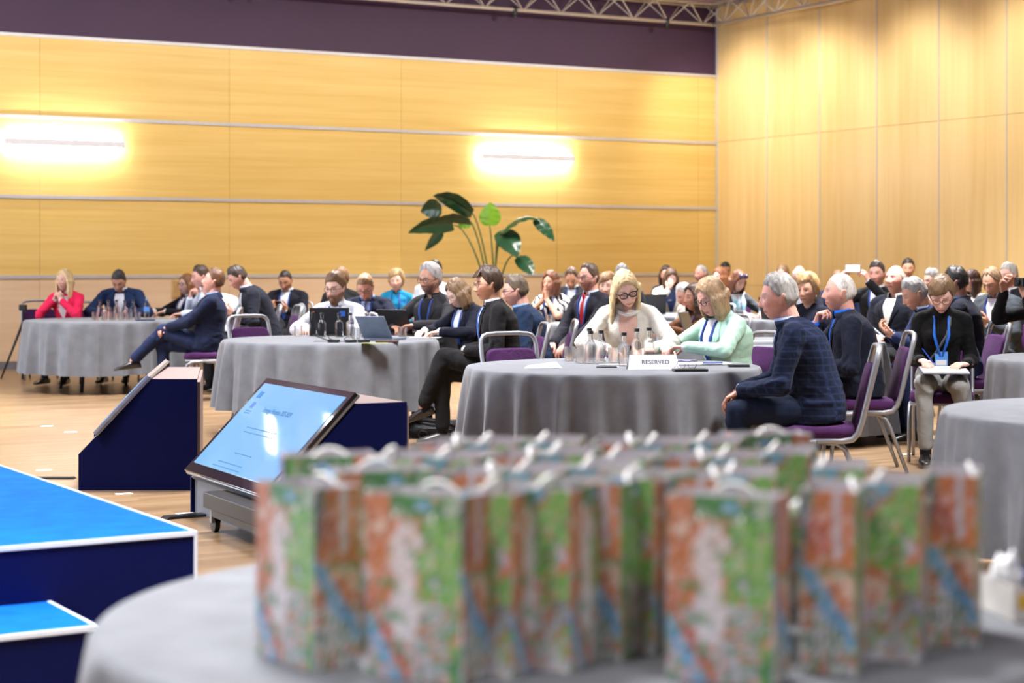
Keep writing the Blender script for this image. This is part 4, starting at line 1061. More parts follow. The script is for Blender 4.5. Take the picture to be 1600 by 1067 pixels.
round_table(*T6, .85, 'round table behind the woman in mint jacket', 'grey cloth on the table between the white haired man and the man with phone', 6, drop=.66)
round_table(*T7, .83, 'far round table before the woman with the pale scarf', 'grey cloth on the far table in front of the woman with the pale scarf', 7)
round_table(*T9, .84, 'round table cut by the right edge, farther of two', 'grey cloth on the farther of the two empty tables at the right edge', 8)
round_table(*T10, .86, 'large empty round table at the right edge, nearer of two', 'grey cloth on the nearer of the two empty tables at the right edge', 9)
round_table(*T0, .82, 'near round table carrying the paper gift bags', 'grey cloth of the near table under the paper gift bags', 10)
# things on T3
Y_ = YT(557)
for p_, yy, lb in ((923, 568, 'glass water bottle left of a pair behind the place card, nearest the drinking glasses'), (939, 567, 'glass water bottle just left of the black pen, in front of the blonde woman'), (921, 562, 'glass water bottle hidden behind the leftmost bottle on the centre table'),
                   (975, 572, 'glass water bottle leftmost of the three beside the place card'), (995, 563, 'glass water bottle in the middle of three behind the place card'), (1014, 561, 'glass water bottle rightmost of three behind the place card')):
    bottle(p_, YT(yy), lb)
for p_, yy, lb in ((890, 564, 'drinking glass standing leftmost on the centre table'), (907, 567, 'drinking glass turned over beside the leftmost bottle on the centre table'), (959, 566, 'drinking glass between the two bottle groups on the centre table')):
    tumbler(p_, YT(yy), lb)
t = thing('place_card', 'folded white place card reading RESERVED on the centre table', 'place card', (*px(1020, 577, YT(577)).xy, TB), R(4))
mb = MB(); s_ = .1; hh = .085
for sg in (1, -1):
    mb.add([(-.135, 0, hh), (.135, 0, hh), (.15, sg*.045, .001), (-.15, sg*.045, .001), (-.135, -sg*.0012, hh), (.135, -sg*.0012, hh), (.15, sg*.0438, .001), (-.15, sg*.0438, .001)], [(0, 1, 2, 3), (7, 6, 5, 4), (0, 4, 5, 1), (2, 6, 7, 3), (0, 3, 7, 4), (1, 5, 6, 2)])
obj('card', mb, WHITE, t)
textmesh('lettering', 'RESERVED', .034, plain('print_ink', (52, 64, 84), .6), t, Matrix.Translation((.012, -.0235, .042)) @ Matrix.Rotation(math.atan2(hh, .045), 4, 'X'), sp=1.06, offset=.0006)
# napkin folded
def sheetfold(x, y, rz, label):
    mb = MB(); V = [(-.1, -.02, .002), (-.04, -.05, .002), (.12, -.045, .002), (.11, .02, .002), (-.0, .05, .002), (-.03, 0, .022), (.09, -.005, .035), (-.08, -.01, .016)]
    F = [(0, 1, 7), (1, 5, 7), (1, 2, 6, 5), (2, 3, 6), (3, 4, 5, 6), (4, 0, 7), (4, 7, 5), (0, 4, 3, 2, 1)]
    o = obj('napkin', mb.add(V, F), WHITE); place(o, (x, y, TB), R(rz)); return tag(o, label, 'napkin')
q = px(845, 574, YT(575)); sheetfold(q.x, q.y, 8, 'crumpled white paper napkin on the left of the centre table')
q = px(950, 574, YT(575)); pen(q.x, q.y, -8, 'black pen lying in front of the bottles on the centre table', (28, 32, 40))
q = px(958, 570, YT(571)); flatbox('paper_sheet', 'white paper sheet beneath the black pen on the centre table', 'paper', q.x+.02, q.y+.06, .2, .1, .002, -5, WHITE)
q = px(1095, 569, YT(569)); flatbox('paper_stack', 'white papers in front of the woman in mint jacket', 'paper', q.x, q.y, .34, .2, .006, 6, WHITE)
q = px(1068, 569, YT(566)); flatbox('folder', 'lilac grey folder beside the place card under the papers', 'folder', q.x-.04, q.y+.02, .22, .16, .012, -20, plain('lilac_folder', (120, 122, 150), .5))
q = px(1115, 570, YT(570)); pen(q.x, q.y-.03, 10, 'blue and white pen on the papers before the mint jacket', (30, 90, 190), TB+.008)
q = px(1078, 580, YT(580)); flatbox('notebook', 'black notebook on the front edge of the centre table', 'notebook', q.x, q.y, .19, .10, .012, 6, BLACK); NB = q
t = thing('reading_glasses', 'wire reading glasses standing on the black notebook', 'glasses', (NB.x-.02, NB.y-.0, TB+.0138), R(5))
for dx in (-.032, .032):
    obj('lens_rim', MB().tube([(dx+.024*math.cos(a), -.01, .024+.024*math.sin(a)*1.0) for a in np.linspace(0, 2*math.pi, 19)], .0012, 6), BLACK, t, smooth=True)
    obj('temple_arm', MB().tube([(dx*1.75, -.01, .02), (dx*1.9, .06, .004), (dx*1.6, .12, .002)], .0013, 6), BLACK, t, smooth=True)
q = px(1170, 573, YT(573)); flatbox('notebook', 'black closed notebook before the man in checked navy jacket', 'notebook', q.x-.06, q.y, .12, .09, .012, 0, BLACK)
# things on T2
for p_, yy, lb in ((489, 525, 'glass water bottle leftmost on the laptop table, beside the tumbler'), (503, 527, 'glass water bottle in front of the left half of the black laptop'), (530, 527, 'glass water bottle in front of the middle of the black laptop'), (547, 527, 'glass water bottle at the right edge of the black laptop'), (576, 521, 'glass water bottle behind the grey convertible screen'), (610, 522, 'glass water bottle right of the grey convertible screen')):
    bottle(p_, YT(yy), lb)
for p_, yy, lb in ((466, 525, 'drinking glass at the left of the laptop table by a hand'), (629, 528, 'drinking glass right of the grey convertible on the laptop table'), (556, 530, 'small drinking glass behind the cable tangle on the laptop table'), (570, 527, 'drinking glass between bottles and convertible on the laptop table')):
    tumbler(p_, YT(yy), lb)
q = px(520, 524, YT(524)); laptop(q.x-.02, q.y+.05, 180, 'black open laptop with stickers seen from behind, before the bearded man', mark=True, lid=100)
q = px(605, 532, YT(531)); laptop(q.x-.02, q.y+.04, 155, 'grey convertible propped open near the middle of the laptop table', lid=128, col=(120, 132, 150), w_=.26)
q = px(655, 522, YT(522)); laptop(q.x-.12, q.y+.05, 150, 'black laptop with leaning lid in front of the grey haired bearded man', lid=118, w_=.3)
q = px(605, 534, YT(535)); flatbox('wallet', 'brown leather wallet lying before the grey convertible', 'wallet', q.x, q.y, .17, .07, .014, -4, plain('brown_leather', (80, 52, 44), .5))
q = px(665, 527, YT(528)); flatbox('paper_sheet', 'white papers right of the drinking glass on the laptop table', 'paper', q.x, q.y, .24, .14, .004, -8, WHITE)
q = px(690, 524, YT(525)); flatbox('notebook', 'dark green notebook beneath the hands of the woman in cardigan', 'notebook', q.x-.02, q.y, .2, .12, .014, -10, plain('green_cover', (30, 62, 60), .5))
q = px(540, 535, YT(535)); rs_ = np.random.RandomState(4)
mb = MB()
for k in range(3):
    c_ = np.array([q.x-.18+k*.12, q.y, 0]); pts = [c_+np.array([.07*math.cos(a+k), .04*math.sin(a*1.0+k*2), TB+.008+.05*max(0, math.sin(a*.5+k))**2]) for a in np.linspace(0, 9, 30)]; mb.tube(pts, .0025, 6)
tag(obj('cable_tangle', mb, BLACK, smooth=True), 'tangle of black cables at the front of the laptop table', 'cable')
for dx, lb in ((-.09, 'black power adapter among the cables on the laptop table'), (.14, 'black plug lying right of the cable tangle on the laptop table'), (.04, 'black adapter block between cables and plug')):
    flatbox('adapter', lb, 'adapter', q.x+dx, q.y-.01, .09, .04, .022, 20*dx*10, BLACK, bev=.004)
q = px(585, 538, YT(537)); flatbox('booklet', 'thin green booklet on the front edge of the laptop table', 'booklet', q.x, q.y+.03, .2, .08, .003, 3, plain('olive_cover', (150, 160, 90), .6))
# things on T1
for i, p_ in enumerate((156, 169, 182, 195, 208)):
    bottle(p_, YT(497+(i % 2)), ['glass water bottle leftmost of five on the far left table', 'second glass water bottle from the left on the far left table', 'middle glass water bottle of five on the far left table', 'fourth glass water bottle from the left on the far left table', 'rightmost of the five glass water bottles on the far left table'][i])
for i, p_ in enumerate((149, 163, 176, 189, 202, 215)):
    tumbler(p_, YT(500.5), ['drinking glass leftmost in the row before the small bottles, far left table', 'second drinking glass from the left, far left table', 'third drinking glass from the left, far left table', 'fourth drinking glass from the left, far left table', 'fifth drinking glass from the left, far left table', 'rightmost drinking glass in the row on the far left table'][i])
q = px(229, 496, YT(497)); put('pb', mk_plastic, q.x, q.y, 'tall plastic water bottle with blue cap on the far left table', None)
q = px(224, 500, YT(501)); flatbox('notebook', 'dark notebook beside the plastic bottle on the far left table', 'notebook', q.x+.02, q.y, .2, .12, .012, 10, plain('navy_cover', (34, 44, 70), .5))
# T4, T6, T7, T5
q = px(832, 503, YT(505)); tumbler(834, YT(505), 'drinking glass at the left of the table before the patterned blouse'); tumbler(858, YT(506), 'drinking glass just right of another before the patterned blouse')
q = px(880, 505, YT(506)); flatbox('paper_sheet', 'white papers on the table of the man with the red tie', 'paper', q.x, q.y, .3, .16, .005, 5, plain('cream_paper', (226, 222, 200), .8)); flatbox('paper_sheet', 'white sheet beside the glasses before the patterned blouse', 'paper', q.x-.22, q.y-.02, .16, .12, .005, -15, WHITE)
q = px(1070, 527, YT(527)); laptop(1.50, 14.15, 70, 'grey laptop in front of the woman in brown coat', lid=108, col=(84, 86, 96), w_=.3)
q = px(1180, 526, 13.8); flatbox('paper_stack', 'white papers on the table behind the mint jacket', 'paper', q.x-.0, 13.75, .3, .2, .02, 10, WHITE)
bottle(1344, 14.25, 'glass water bottle right of the white haired man, on the table behind him'); bottle(1341, 14.5, 'glass water bottle behind another one, left of the man holding a phone')
tumbler(1172, 13.9, 'drinking glass right of the mint jacket, behind her shoulder')
laptop(2.86, 19.55, 120, 'dark laptop in front of the woman with the pale scarf', lid=100, w_=.34)
q = px(1050, 488, YT(488)); flatbox('paper_stack', 'papers on the far table before the woman in cream jacket', 'paper', 1.95, 21.0, .34, .2, .01, 0, WHITE)
laptop(1.62, 21.5, 200, 'dark laptop open behind the woman in cream jacket', lid=100, w_=.3)
q = px(1370, 529, 14.0); flatbox('paper_sheet', 'white sheet on the table edge under the hands with the phone', 'paper', 2.66, 14.0, .12, .2, .004, 0, WHITE)
# ================================================================== backpack, tripod, coat
t = thing('backpack', 'black backpack lying on the floor under the man in black suit', 'backpack', (*fl(678, 684).xy, 0), R(-8))
mb = MB(); mb.cap((-.16, 0, .085), (.16, .0, .075), .10, .085, 18, flat=(0, 0, 1), fs=.78); mb.cap((-.12, -.06, .07), (.12, -.06, .06), .07, .06, 16, flat=(0, 0, 1), fs=.8); me = remesh(mb, .008, 3); V_ = getv(me); setv(me, V_+getn(me)*(vnoise(V_*22, 3)*.006)[:, None])
BPM = cloth('black_nylon', (20, 20, 23), rough=.55)
obj('body', me, BPM, t, smooth=True)
obj('shoulder_strap', MB().tube([(-.18, -.05, .12), (-.05, -.11, .145), (.08, -.115, .13), (.19, -.07, .09)], .014, 8, flat=.5), BPM, t, smooth=True)
obj('zip', MB().tube([(-.17, -.115, .07), (0, -.128, .085), (.16, -.115, .075)], .004, 6), plain('zip_grey', (60, 60, 64), .4), t, smooth=True)
obj('handle', MB().tube([(-.06+.035*math.cos(a), -.135-.0*a, .035+.03*math.sin(a)) for a in np.linspace(0, 6.28, 14)], .006, 6), BPM, t, smooth=True)
t = thing('tripod', 'black folded tripod standing by the wall at the far left', 'tripod', (*px(36, 500, 21.3).xy, 0))
obj('column', MB().cap((0, 0, .35), (0, 0, .80), .018, .018, 10), BLACK, t, smooth=True); obj('head', MB().box((0, 0, .83), (.09, .06, .07)), BLACK, t, bevel=.01)
for (dx, dy) in ((-.27, .05), (.03, -.12), (.04, .16)): obj('leg', MB().tube([(0, 0, .66), (dx*.5, dy*.5, .33), (dx, dy, .0)], [.017, .014, .010], 8), BLACK, t, smooth=True)
# ================================================================== plant
LEAF = plain('plant_leaf', (34, 74, 44), .28, var=.2, scale=9, coat=.3); LIME = plain('young_leaf', (120, 170, 40), .35, var=.1)
PY = 25.2
t = thing('potted_plant', 'tall broad leaved green plant in front of the wood wall', 'plant', (px(772, 430, PY).x, PY, 0))
obj('pot', MB().lathe([(.17, 0), (.2, .02), (.24, .42), (.23, .44), (.21, .44), (.2, .38), (.001, .38)], 28), plain('dark_pot', (50, 50, 54), .5), t, smooth=True, autosm=40)
O0 = np.array([px(772, 430, PY).x, PY, 0])
def W2(x, y, dy=0): p = px(x, y, PY+dy); return np.array([p.x, p.y, p.z])-O0
def leaf(b, tip, wd, bend, dy0=0, dy1=0, mt=None, stem=True, fold=.25, tilt=.5, via=None):
    B = W2(*b, dy0); T = W2(*tip, dy1); n = 16; d = T-B; Ln = np.linalg.norm(d); m = (B+T)/2+np.array([bend[0], bend[1], bend[2]])*Ln
    side = np.cross(unit(d), unit([0, -1, .0])); side = unit(side*(1-tilt)+np.array([0, -1, 0])*tilt); G = []
    for i in range(n+1):
        u_ = i/n; c = (1-u_)**2*B+2*u_*(1-u_)*m+u_*u_*T; w_ = wd/114/2*math.sin(math.pi*min(1, (u_*.93+.07))**.75)**.8
        up_ = unit(np.cross(unit(d), side)); up_ = up_ if up_[2] > 0 else -up_
        row = []
        for j in range(9):
            v_ = (j-4)/4; rip = .008*math.sin(u_*26+v_*3); row.append(c+side*w_*v_+up_*(abs(v_)*w_*-fold+rip*abs(v_)+.006))
        G.append(row)
    V_ = np.array(G).reshape(-1, 3); V2_ = V_-np.array([0, 0, .004]); F = []; nn = (n+1)*9
    for i in range(n):
        for j in range(8):
            a = i*9+j; F += [(a, a+1, a+10, a+9), (nn+a, nn+a+9, nn+a+10, nn+a+1)]
    lf = obj('leaf', MB().add(np.concatenate([V_, V2_]), F), mt or LEAF, t, smooth=True)
    if stem:
        S0 = np.array([random.uniform(-.03, .03), random.uniform(-.04, .04), .4]); k = W2(766, 405) if via is None else W2(*via)
        pts = [(1-u_)**3*S0+3*u_*(1-u_)**2*(S0+np.array([0, 0, .5]))+3*u_*u_*(1-u_)*(k+np.array([0, 0, .2]))+u_**3*B for u_ in np.linspace(0, 1, 12)]
        obj('stem', MB().tube(pts, np.linspace(.017, .008, 12), 7), plain('plant_stem', (70, 92, 44), .5), lf, smooth=True)
random.seed(9)
leaf((738, 333), (677, 306), 30, (-.05, -.1, .22), 0, -.25, tilt=.35, via=(752, 370))
leaf((690, 326), (657, 330), 32, (0, .1, .15), .1, .25, tilt=.2, stem=False)
leaf((735, 346), (672, 352), 22, (0, -.1, .25), -.1, -.4, tilt=.5, via=(745, 375))
leaf((708, 352), (638, 364), 30, (0, 0, .18), .1, -.15, tilt=.35, via=(735, 370))
leaf((690, 362), (664, 392), 17, (.1, 0, .15), .2, .25, tilt=.2, stem=False)
leaf((735, 345), (716, 355), 18, (0, 0, .1), .1, .1, mt=LIME, tilt=.1, stem=False)
leaf((765, 352), (766, 316), 34, (-.0, -.1, .0), 0, .0, mt=LIME, tilt=.05, via=(768, 385))
leaf((779, 362), (809, 402), 36, (.15, -.2, .15), 0, -.3, tilt=.15, via=(775, 385))
leaf((784, 364), (846, 346), 26, (0, -.2, .42), -.1, -.3, tilt=.75, via=(778, 385))
leaf((836, 343), (866, 377), 20, (.1, -.1, .1), -.25, -.3, tilt=.25, stem=False)
leaf((808, 402), (834, 430), 24, (.12, -.1, .1), 0, -.2, tilt=.2, via=(790, 405))
# ================================================================== gift bags
BW, BD, BH = .166, .087, .275
pal = {k: np.array(lin(c)) for k, c in dict(rust=(206, 130, 92), red=(194, 106, 88), green=(128, 184, 100), dgreen=(84, 146, 92), blue=(120, 178, 222), lav=(196, 190, 206), white=(230, 226, 232), peach=(226, 194, 178), slate=(122, 124, 142), black=(70, 62, 60)).items()}
def printcol(fc, u, v):
    """colours of the printed map and a painted dark crease: fc 0/2 wide faces, 1/3 gussets; u across, v up"""
    n = len(u); s_ = vnoise(np.stack([u*7, v*11, np.full(n, fc*3.)], 1), 1); s2 = vnoise(np.stack([u*19, v*30, np.full(n, fc*5.+1)], 1), 2); s3 = vnoise(np.stack([u*40, v*64, np.full(n, 2.)], 1), 3)
    C = np.tile(pal['rust'], (n, 1))
    def put_(m, c, k=1): m = np.clip(m, 0, 1)[:, None]*k; C[:] = C*(1-m)+pal[c]*m
    if fc in (0, 2):
        uu_ = u if fc == 0 else 1-u
        put_(s_ > .25, 'peach'); put_(uu_ > .6+s_*.12, 'green'); put_((uu_ > .6)&(s_ > .1), 'dgreen'); put_((v < .42+s_*.2)&(uu_ < .85), 'lav', .9); put_((v < .4)&(s2 > .15), 'dgreen', .8); put_((v < .5)&(s2 < -.35), 'rust', .9)
        put_(np.abs(v-(.46-uu_*1.0)) < .05+.02*s_, 'red'); put_(np.abs(v-(.30-uu_*.9)) < .055, 'blue')
        put_((np.abs(uu_-.42) < .12+.03*s_)&(v > .22)&(v < .86), 'white', .9); put_((v > .88)&(uu_ > .25), 'dgreen'); put_((np.abs(uu_-.9) < .05)&(v > .4), 'green')
        put_((np.abs(v-.94) < .03)&(np.abs(uu_-.6) < .08), 'blue')
    elif fc == 1:
        put_((u-.35)**2/.05+(v-.76)**2/.012 < 1, 'red'); put_((np.abs(u-.66) < .08)&(v > .62), 'lav'); put_((u < .22-(.9-v)*.5)&(v > .5), 'slate'); put_((v < .55)&(v > .42)&(s_ > 0), 'peach'); put_(np.exp(-((v-.56)/.02)**2)*(u > .3), 'dgreen', .8)
        put_((v < .3+.1*s_), 'lav'); put_((v < .32)&(s2 > .1), 'white'); put_((v < .34)&(s2 < -.2), 'dgreen'); put_((v < .3)&(s_ < -.4), 'rust')
        put_(np.abs(v-(.58-u*.42)) < .05+.035*np.sin(u*3.1), 'blue')
    else:
        C[:] = pal['green']; put_(s_ > .35, 'dgreen', .7); put_((v > .80+u*.35), 'blue', .8); put_(np.abs(v-(.78+u*.35)) < .02, 'rust'); put_((np.abs(v-.62) < .07+.03*s2)&(u > .72), 'rust'); put_(((u-.82)**2/.01+(v-.64)**2/.002 < 1), 'lav')
        put_((v < .52)&(v > .34)&(np.abs(u-.2) < .22), 'peach'); put_((np.abs(v-(.54-u*.2)) < .03)&(u < .5), 'rust'); put_((v < .34)&(s2 > .05), 'lav'); put_((v < .4)&(s2 < -.4), 'rust'); put_((v < .15)&(s_ > -.1), 'white', .8); put_((u > .62)&(np.abs(v-.36) < .1)&(s_ > -.3), 'slate', .8)  # slate patch paints in the dark fold of the gusset crease
    put_((s2 > .55)*1., 'lav', .55); put_((s2 < -.6)*1., 'peach', .55); put_((vnoise(np.stack([u*12, v*19, np.full(n, fc*7.+3)], 1), 5) > .62)*1., 'dgreen' if fc != 3 else 'rust', .7)
    C *= (1+.16*s3+.10*s2)[:, None]; put_((s3 > .62)*1., 'white', .5); put_((s3 < -.66)*1., 'black', .4)
    return np.clip(C, 0, 1)
def mk_bag():
    t = thing('gift_bag', 'x', 'gift bag'); nw, nd_, nz = 26, 16, 44; per = []; fcs = []
    for i in range(nw): per.append((-BW/2+BW*i/nw, -BD/2)); fcs.append((0, i/nw))
    for i in range(nd_): q_ = abs(i/nd_-.5)*2; per.append((BW/2-.006*(1-q_), -BD/2+BD*i/nd_)); fcs.append((1, i/nd_))
    for i in range(nw): per.append((BW/2-BW*i/nw, BD/2)); fcs.append((2, i/nw))
    for i in range(nd_): q_ = abs(i/nd_-.5)*2; per.append((-BW/2+.006*(1-q_), BD/2-BD*i/nd_)); fcs.append((3, i/nd_))
    n = len(per); per = np.array(per); rings = []; cols = []
    for k in range(nz+1):
        z = BH*k/nz; sc_ = 1-.02*math.sin(math.pi*k/nz); rings.append(np.column_stack([per*sc_, np.full(n, z)]))
        c = np.zeros((n, 3))
        for f_ in range(4):
            idx = [i for i in range(n) if fcs[i][0] == f_]; c[idx] = printcol(f_, np.array([fcs[i][1] for i in idx]), np.full(len(idx), k/nz))
        cols.append(c)
    inner = []
    for z in (BH, BH-.05, .01): inner.append(np.column_stack([per*.965, np.full(n, z)])); cols.append(np.tile(pal['white']*.8, (n, 1)))
    mb = MB().loft(rings+inner, cap=False); mb.f.append(tuple(range(n))); mb.m.append(0); mb.f.append(tuple((nz+3)*n+j for j in range(n))); mb.m.append(0)
    me = mb.mesh('bag'); vcol(me, np.concatenate(cols))
    m_, tt, b = nt('printed_paper'); a = N(tt, 'ShaderNodeVertexColor', layer_name='paint'); g = N(tt, 'ShaderNodeTexNoise'); L(tt, coords(tt), g.inputs['Vector']); g.inputs['Scale'].default_value = 180
    x_ = N(tt, 'ShaderNodeMix', data_type='RGBA', blend_type='MULTIPLY'); x_.inputs[0].default_value = .35; L(tt, a.outputs['Color'], x_.inputs[6]); L(tt, g.outputs['Fac'], x_.inputs[7]); L(tt, x_.outputs[2], b.inputs['Base Color']); b.inputs['Roughness'].default_value = .35
    obj('paper_body', me, m_, t)
    CORD = plain('white_cord', (236, 236, 234), .7, var=.03)
    for s_, k_ in ((-1, .0), (1, 1)):
        pts = []
        for u_ in np.linspace(0, 1, 15):
            a = math.pi*u_; pts.append((-.032*math.cos(a)*1.0*(1+.25*math.sin(a)), s_*(BD/2+.002)+s_*.030*math.sin(a)*(-.7 if k_ else 1), BH-.022+(.034 if k_ else .012)*math.sin(a)))
        obj('handle', MB().tube(pts, .0030, 8), CORD, t, smooth=True)
    return t
random.seed(21)
bags = []
def bag(x, y, yaw, label):
    o = put('bag', mk_bag, x, y, label, 'paper gift bags printed with a coloured map', rz=R(yaw)); bags.append(o); return o
F_ = [(-.318, 2.85, -50, 'leftmost gift bag on the near table, its cord hanging down its side'), (-.125, 2.74, -28, 'gift bag second from the left in the front row'),
      (-.002, 2.80, 64, 'gift bag with a green side, left one of the green pair in the front row'), (.082, 2.84, 66, 'gift bag with a green side, right one of the green pair in the front row'),
      (.164, 2.92, 66+180, 'gift bag with an orange and blue side right of the green pair'), (.228, 2.97, 60, 'green edged gift bag squeezed behind the nearest large looking one'),
      (.322, 2.72, -24, 'nearest gift bag, showing its wide white and green face'), (.498, 2.82, 72+180, 'gift bag with dark corner and blue streak right of the nearest one'),
      (.614, 2.91, 72, 'gift bag with green side under a big loop of cord, second from right'), (.728, 3.02, 74+180, 'rightmost gift bag in the front row')]
for i_, (x_, y_, yw, lb) in enumerate(F_):
    b_ = bag(x_, y_, yw, lb)
    if i_ in (0, 7):
        h_ = [c for c in b_.children if c.name.startswith('handle')][0]; pv = Vector((0, -BD/2, BH-.022))
        h_.matrix_local = Matrix.Translation(pv) @ Matrix.Rotation(R(150 if i_ == 0 else 75), 4, 'X') @ Matrix.Diagonal((1.0, 1.6, 3.4, 1)) @ Matrix.Translation(-pv)
row = {0: 'second', 1: 'third', 2: 'fourth', 3: 'back'}
B_ = [(-.22, 3.05, 20), (-.06, 3.03, 76), (.05, 3.06, 76), (.16, 3.12, 76), (.30, 2.97, 80), (.39, 3.02, 80), (.56, 3.12, 76),
      (-.33, 3.28, 12), (-.19, 3.27, 74), (-.09, 3.27, 76), (.01, 3.29, 76), (.11, 3.34, 76), (.215, 3.28, 76), (.31, 3.26, 76), (.41, 3.28, 76), (.51, 3.36, 76),
      (-.13, 3.50, 76), (-.02, 3.52, 76), (.09, 3.55, 78), (.20, 3.53, 76), (.30, 3.52, 76), (.40, 3.55, 76), (.51, 3.68, 14)]
od = ['first', 'second', 'third', 'fourth', 'fifth', 'sixth', 'seventh', 'eighth', 'ninth']
cnt = {}
for i, (x_, y_, yw) in enumerate(B_):
    rw = 'the second row of bags' if i < 7 else ('the third row of bags' if i < 16 else 'the farthest row of bags'); cnt[rw] = cnt.get(rw, -1)+1
    bag(x_, y_, yw+(180 if i % 3 == 1 else 0)+random.uniform(-3, 3), 'gift bag standing %s from the left in %s' % (od[cnt[rw]], rw))
# boxes at the right on the near table
t = thing('open_box', 'white open box with a yellow label at the right of the near table', 'box', (.925, 3.22, TB+.001), R(8))
WB = plain('white_card', (214, 210, 206), .6)
for nm, c_, d_ in (('front_wall', (0, -.07, .03), (.15, .003, .06)), ('back_wall', (0, .07, .03), (.15, .003, .06)), ('side_wall', (-.074, 0, .03), (.003, .137, .06)), ('side_wall', (.074, 0, .03), (.003, .137, .06)), ('bottom', (0, 0, .002), (.145, .137, .003))):
    obj(nm, MB().box(c_, d_), WB, t)
obj('label_patch', MB().box((-.03, -.072, .035), (.075, .001, .026)), plain('yellow_patch', (222, 178, 60), .5), t)
def crumple(name, label, cat, loc, sz, mt, seed):
    D, F = sph_grid(24, 16); V_ = D*np.array(sz); V_ = V_*(1+.35*vnoise(D*2.6, seed)[:, None]+.12*vnoise(D*7, seed+1)[:, None]); V_[:, 2] -= V_[:, 2].min()
    o = obj(name, MB().add(V_, F), mt, smooth=True); o.location = loc; return tag(o, label, cat)
crumple('tissue', 'crumpled white tissue in the open white box', 'tissue', (.875, 3.24, TB+.009), (.026, .03, .04), WHITE, 4)
crumple('navy_pouch', 'dark blue cloth pouch bundled in the open white box', 'pouch', (.945, 3.22, TB+.009), (.045, .045, .04), cloth('navy_pouch', (24, 44, 120)), 6)
# ================================================================== everyone in the room
PEOPLE = {}
def who(label, hx, yt, Y, chair_label=None, **kw):
    root, info = person(label, hx, yt+3, Y, **kw); PEOPLE[label] = (root, info)
    if chair_label:
        f = kw.get('face_', 0); chair(root.location.x+.02*math.sin(R(f)), root.location.y+.02*math.cos(R(f)), f, chair_label)
    return root, info
NAVY_ = (26, 34, 62); CHAR = (44, 46, 54); BLK = (22, 23, 27); WH = (206, 209, 216); LBL = (150, 178, 222); LY = (20, 62, 140)
def wp(root, info, p): return Matrix.Rotation(root.rotation_euler.z, 4, 'Z') @ Vector(p)+root.location
# ---- nearest group, round the centre table
P34 = who('grey haired man in checked navy jacket at the right of the place card table', 1218, 424, 10.15, 'grey framed purple chair under the man in checked navy jacket', face_=97, coat=('suit', (18, 30, 58), 'plaid', (26, 38, 66)),
    shirt=('collar', (176, 200, 236)), hair=('short', (150, 148, 144)), skin='pink', arms='knee', lean=14, slump=16, hp=4, near=True, build=1.12, trousers=(24, 34, 56), hs=1.04, hy=-4, hands={1: [.5]*4, -1: [.6]*4})
P23 = who('blonde woman in white blazer and black glasses looking down behind the bottles', 978, 417, 11.95, 'chair under the blonde woman in white blazer', face_=4, fem=True, coat=('blazer', (216, 211, 200)), shirt=('vneck', (18, 18, 20)), hair=('long', (206, 180, 136)), skin='fair',
    arms='table', lean=10, slump=16, hp=24, hr=-15, hy=-12, glasses=(14, 14, 16), eyes='down', near=True, beads=True, hs=1.03, trousers=(230, 226, 216), earring=True)
P33 = who('woman with blond bob and mint green jacket seated at the papers', 1113, 428, 11.75, 'purple chair behind the mint green jacket', face_=62, fem=True, coat=('blazer', (172, 210, 192)), shirt=('collar', (214, 214, 220)), hair=('bob', (158, 130, 98)), skin='pink',
    arms='tablefold', lean=4, slump=10, hp=22, glasses=(60, 56, 50), eyes='down', near=True, lanyard=LY, trousers=(60, 64, 70), hs=1.05, build=1.08)
P35 = who('white haired man in navy suit and bright blue shirt holding his chin', 1313, 422, 12.0, 'grey framed purple chair under the white haired man with blue shirt', face_=93, coat=('suit', (24, 30, 50)), shirt=('collar', (20, 100, 214)), hair=('buzz', (206, 200, 194)), skin='pink',
    armsR='chin', armsL='lap', lean=8, slump=12, hp=-4, near=True, build=1.1, trousers=(26, 30, 46), hs=1.04)
P45 = who('woman in black turtleneck and grey trousers writing on her lap', 1471, 428, 12.45, 'grey framed purple chair under the woman writing on her lap', face_=14, fem=True, coat=('turtle', (20, 20, 23)), hair=('crop', (126, 100, 72)), skin='fair', hp=26, eyes='down', near=True,
    glasses=(120, 60, 56), lanyard=(20, 100, 205), badge=True, trousers=(146, 146, 144), lean=6, slump=14, armsR={'w': (-.13, -.30, .70), 'd': (.5, -1, -.1), 'n': (0, 0, -1), 'c': .6, 'p': (-.25, .6, -1)}, armsL={'w': (.17, -.30, .68), 'd': (-.8, -.7, 0), 'n': (-.2, 0, -1), 'c': .4, 'p': (.25, .6, -1)},
    legs={1: ((.12, -.41, .54), (.20, -.28, .16), (0, -1, -.3)), -1: ((-.11, -.42, .55), (-.10, -.40, .10), (0, -1, 0))}, hs=1.03)
# ---- laptop table
P15 = who('man in black suit with crossed legs above the backpack', 763, 415, 13.6, 'purple chair under the man in black suit with crossed legs', face_=82, coat=('suit', (24, 24, 27)), shirt=('collar', (234, 234, 236)), hair=('thick', (62, 46, 36), 'side'), skin='tan', arms='lapfold', lean=4, slump=10,
    legs={1: ((-.02, -.415, .665), (-.08, -.57, .285), (-.1, -1, -.35)), -1: ((.06-.14, -.43, .545), (-.09, -.42, .10), (0, -1, 0))}, glasses=(70, 66, 62), lanyard=(36, 78, 150), near=True, trousers=(22, 22, 24), hp=2, hy=-8, build=1.04)
P16 = who('man in dark blue suit with glasses directly behind the man in black suit', 806, 426, 14.35, 'purple chair under the man in dark blue suit behind', face_=88, coat=('suit', (32, 52, 84)), shirt=('collar', (120, 160, 214)), tie=((120, 40, 60),), hair=('short', (92, 78, 64)), skin='pink', arms='lap', glasses=(40, 40, 44), lean=8, slump=12, hp=6, near=True, build=1.05)
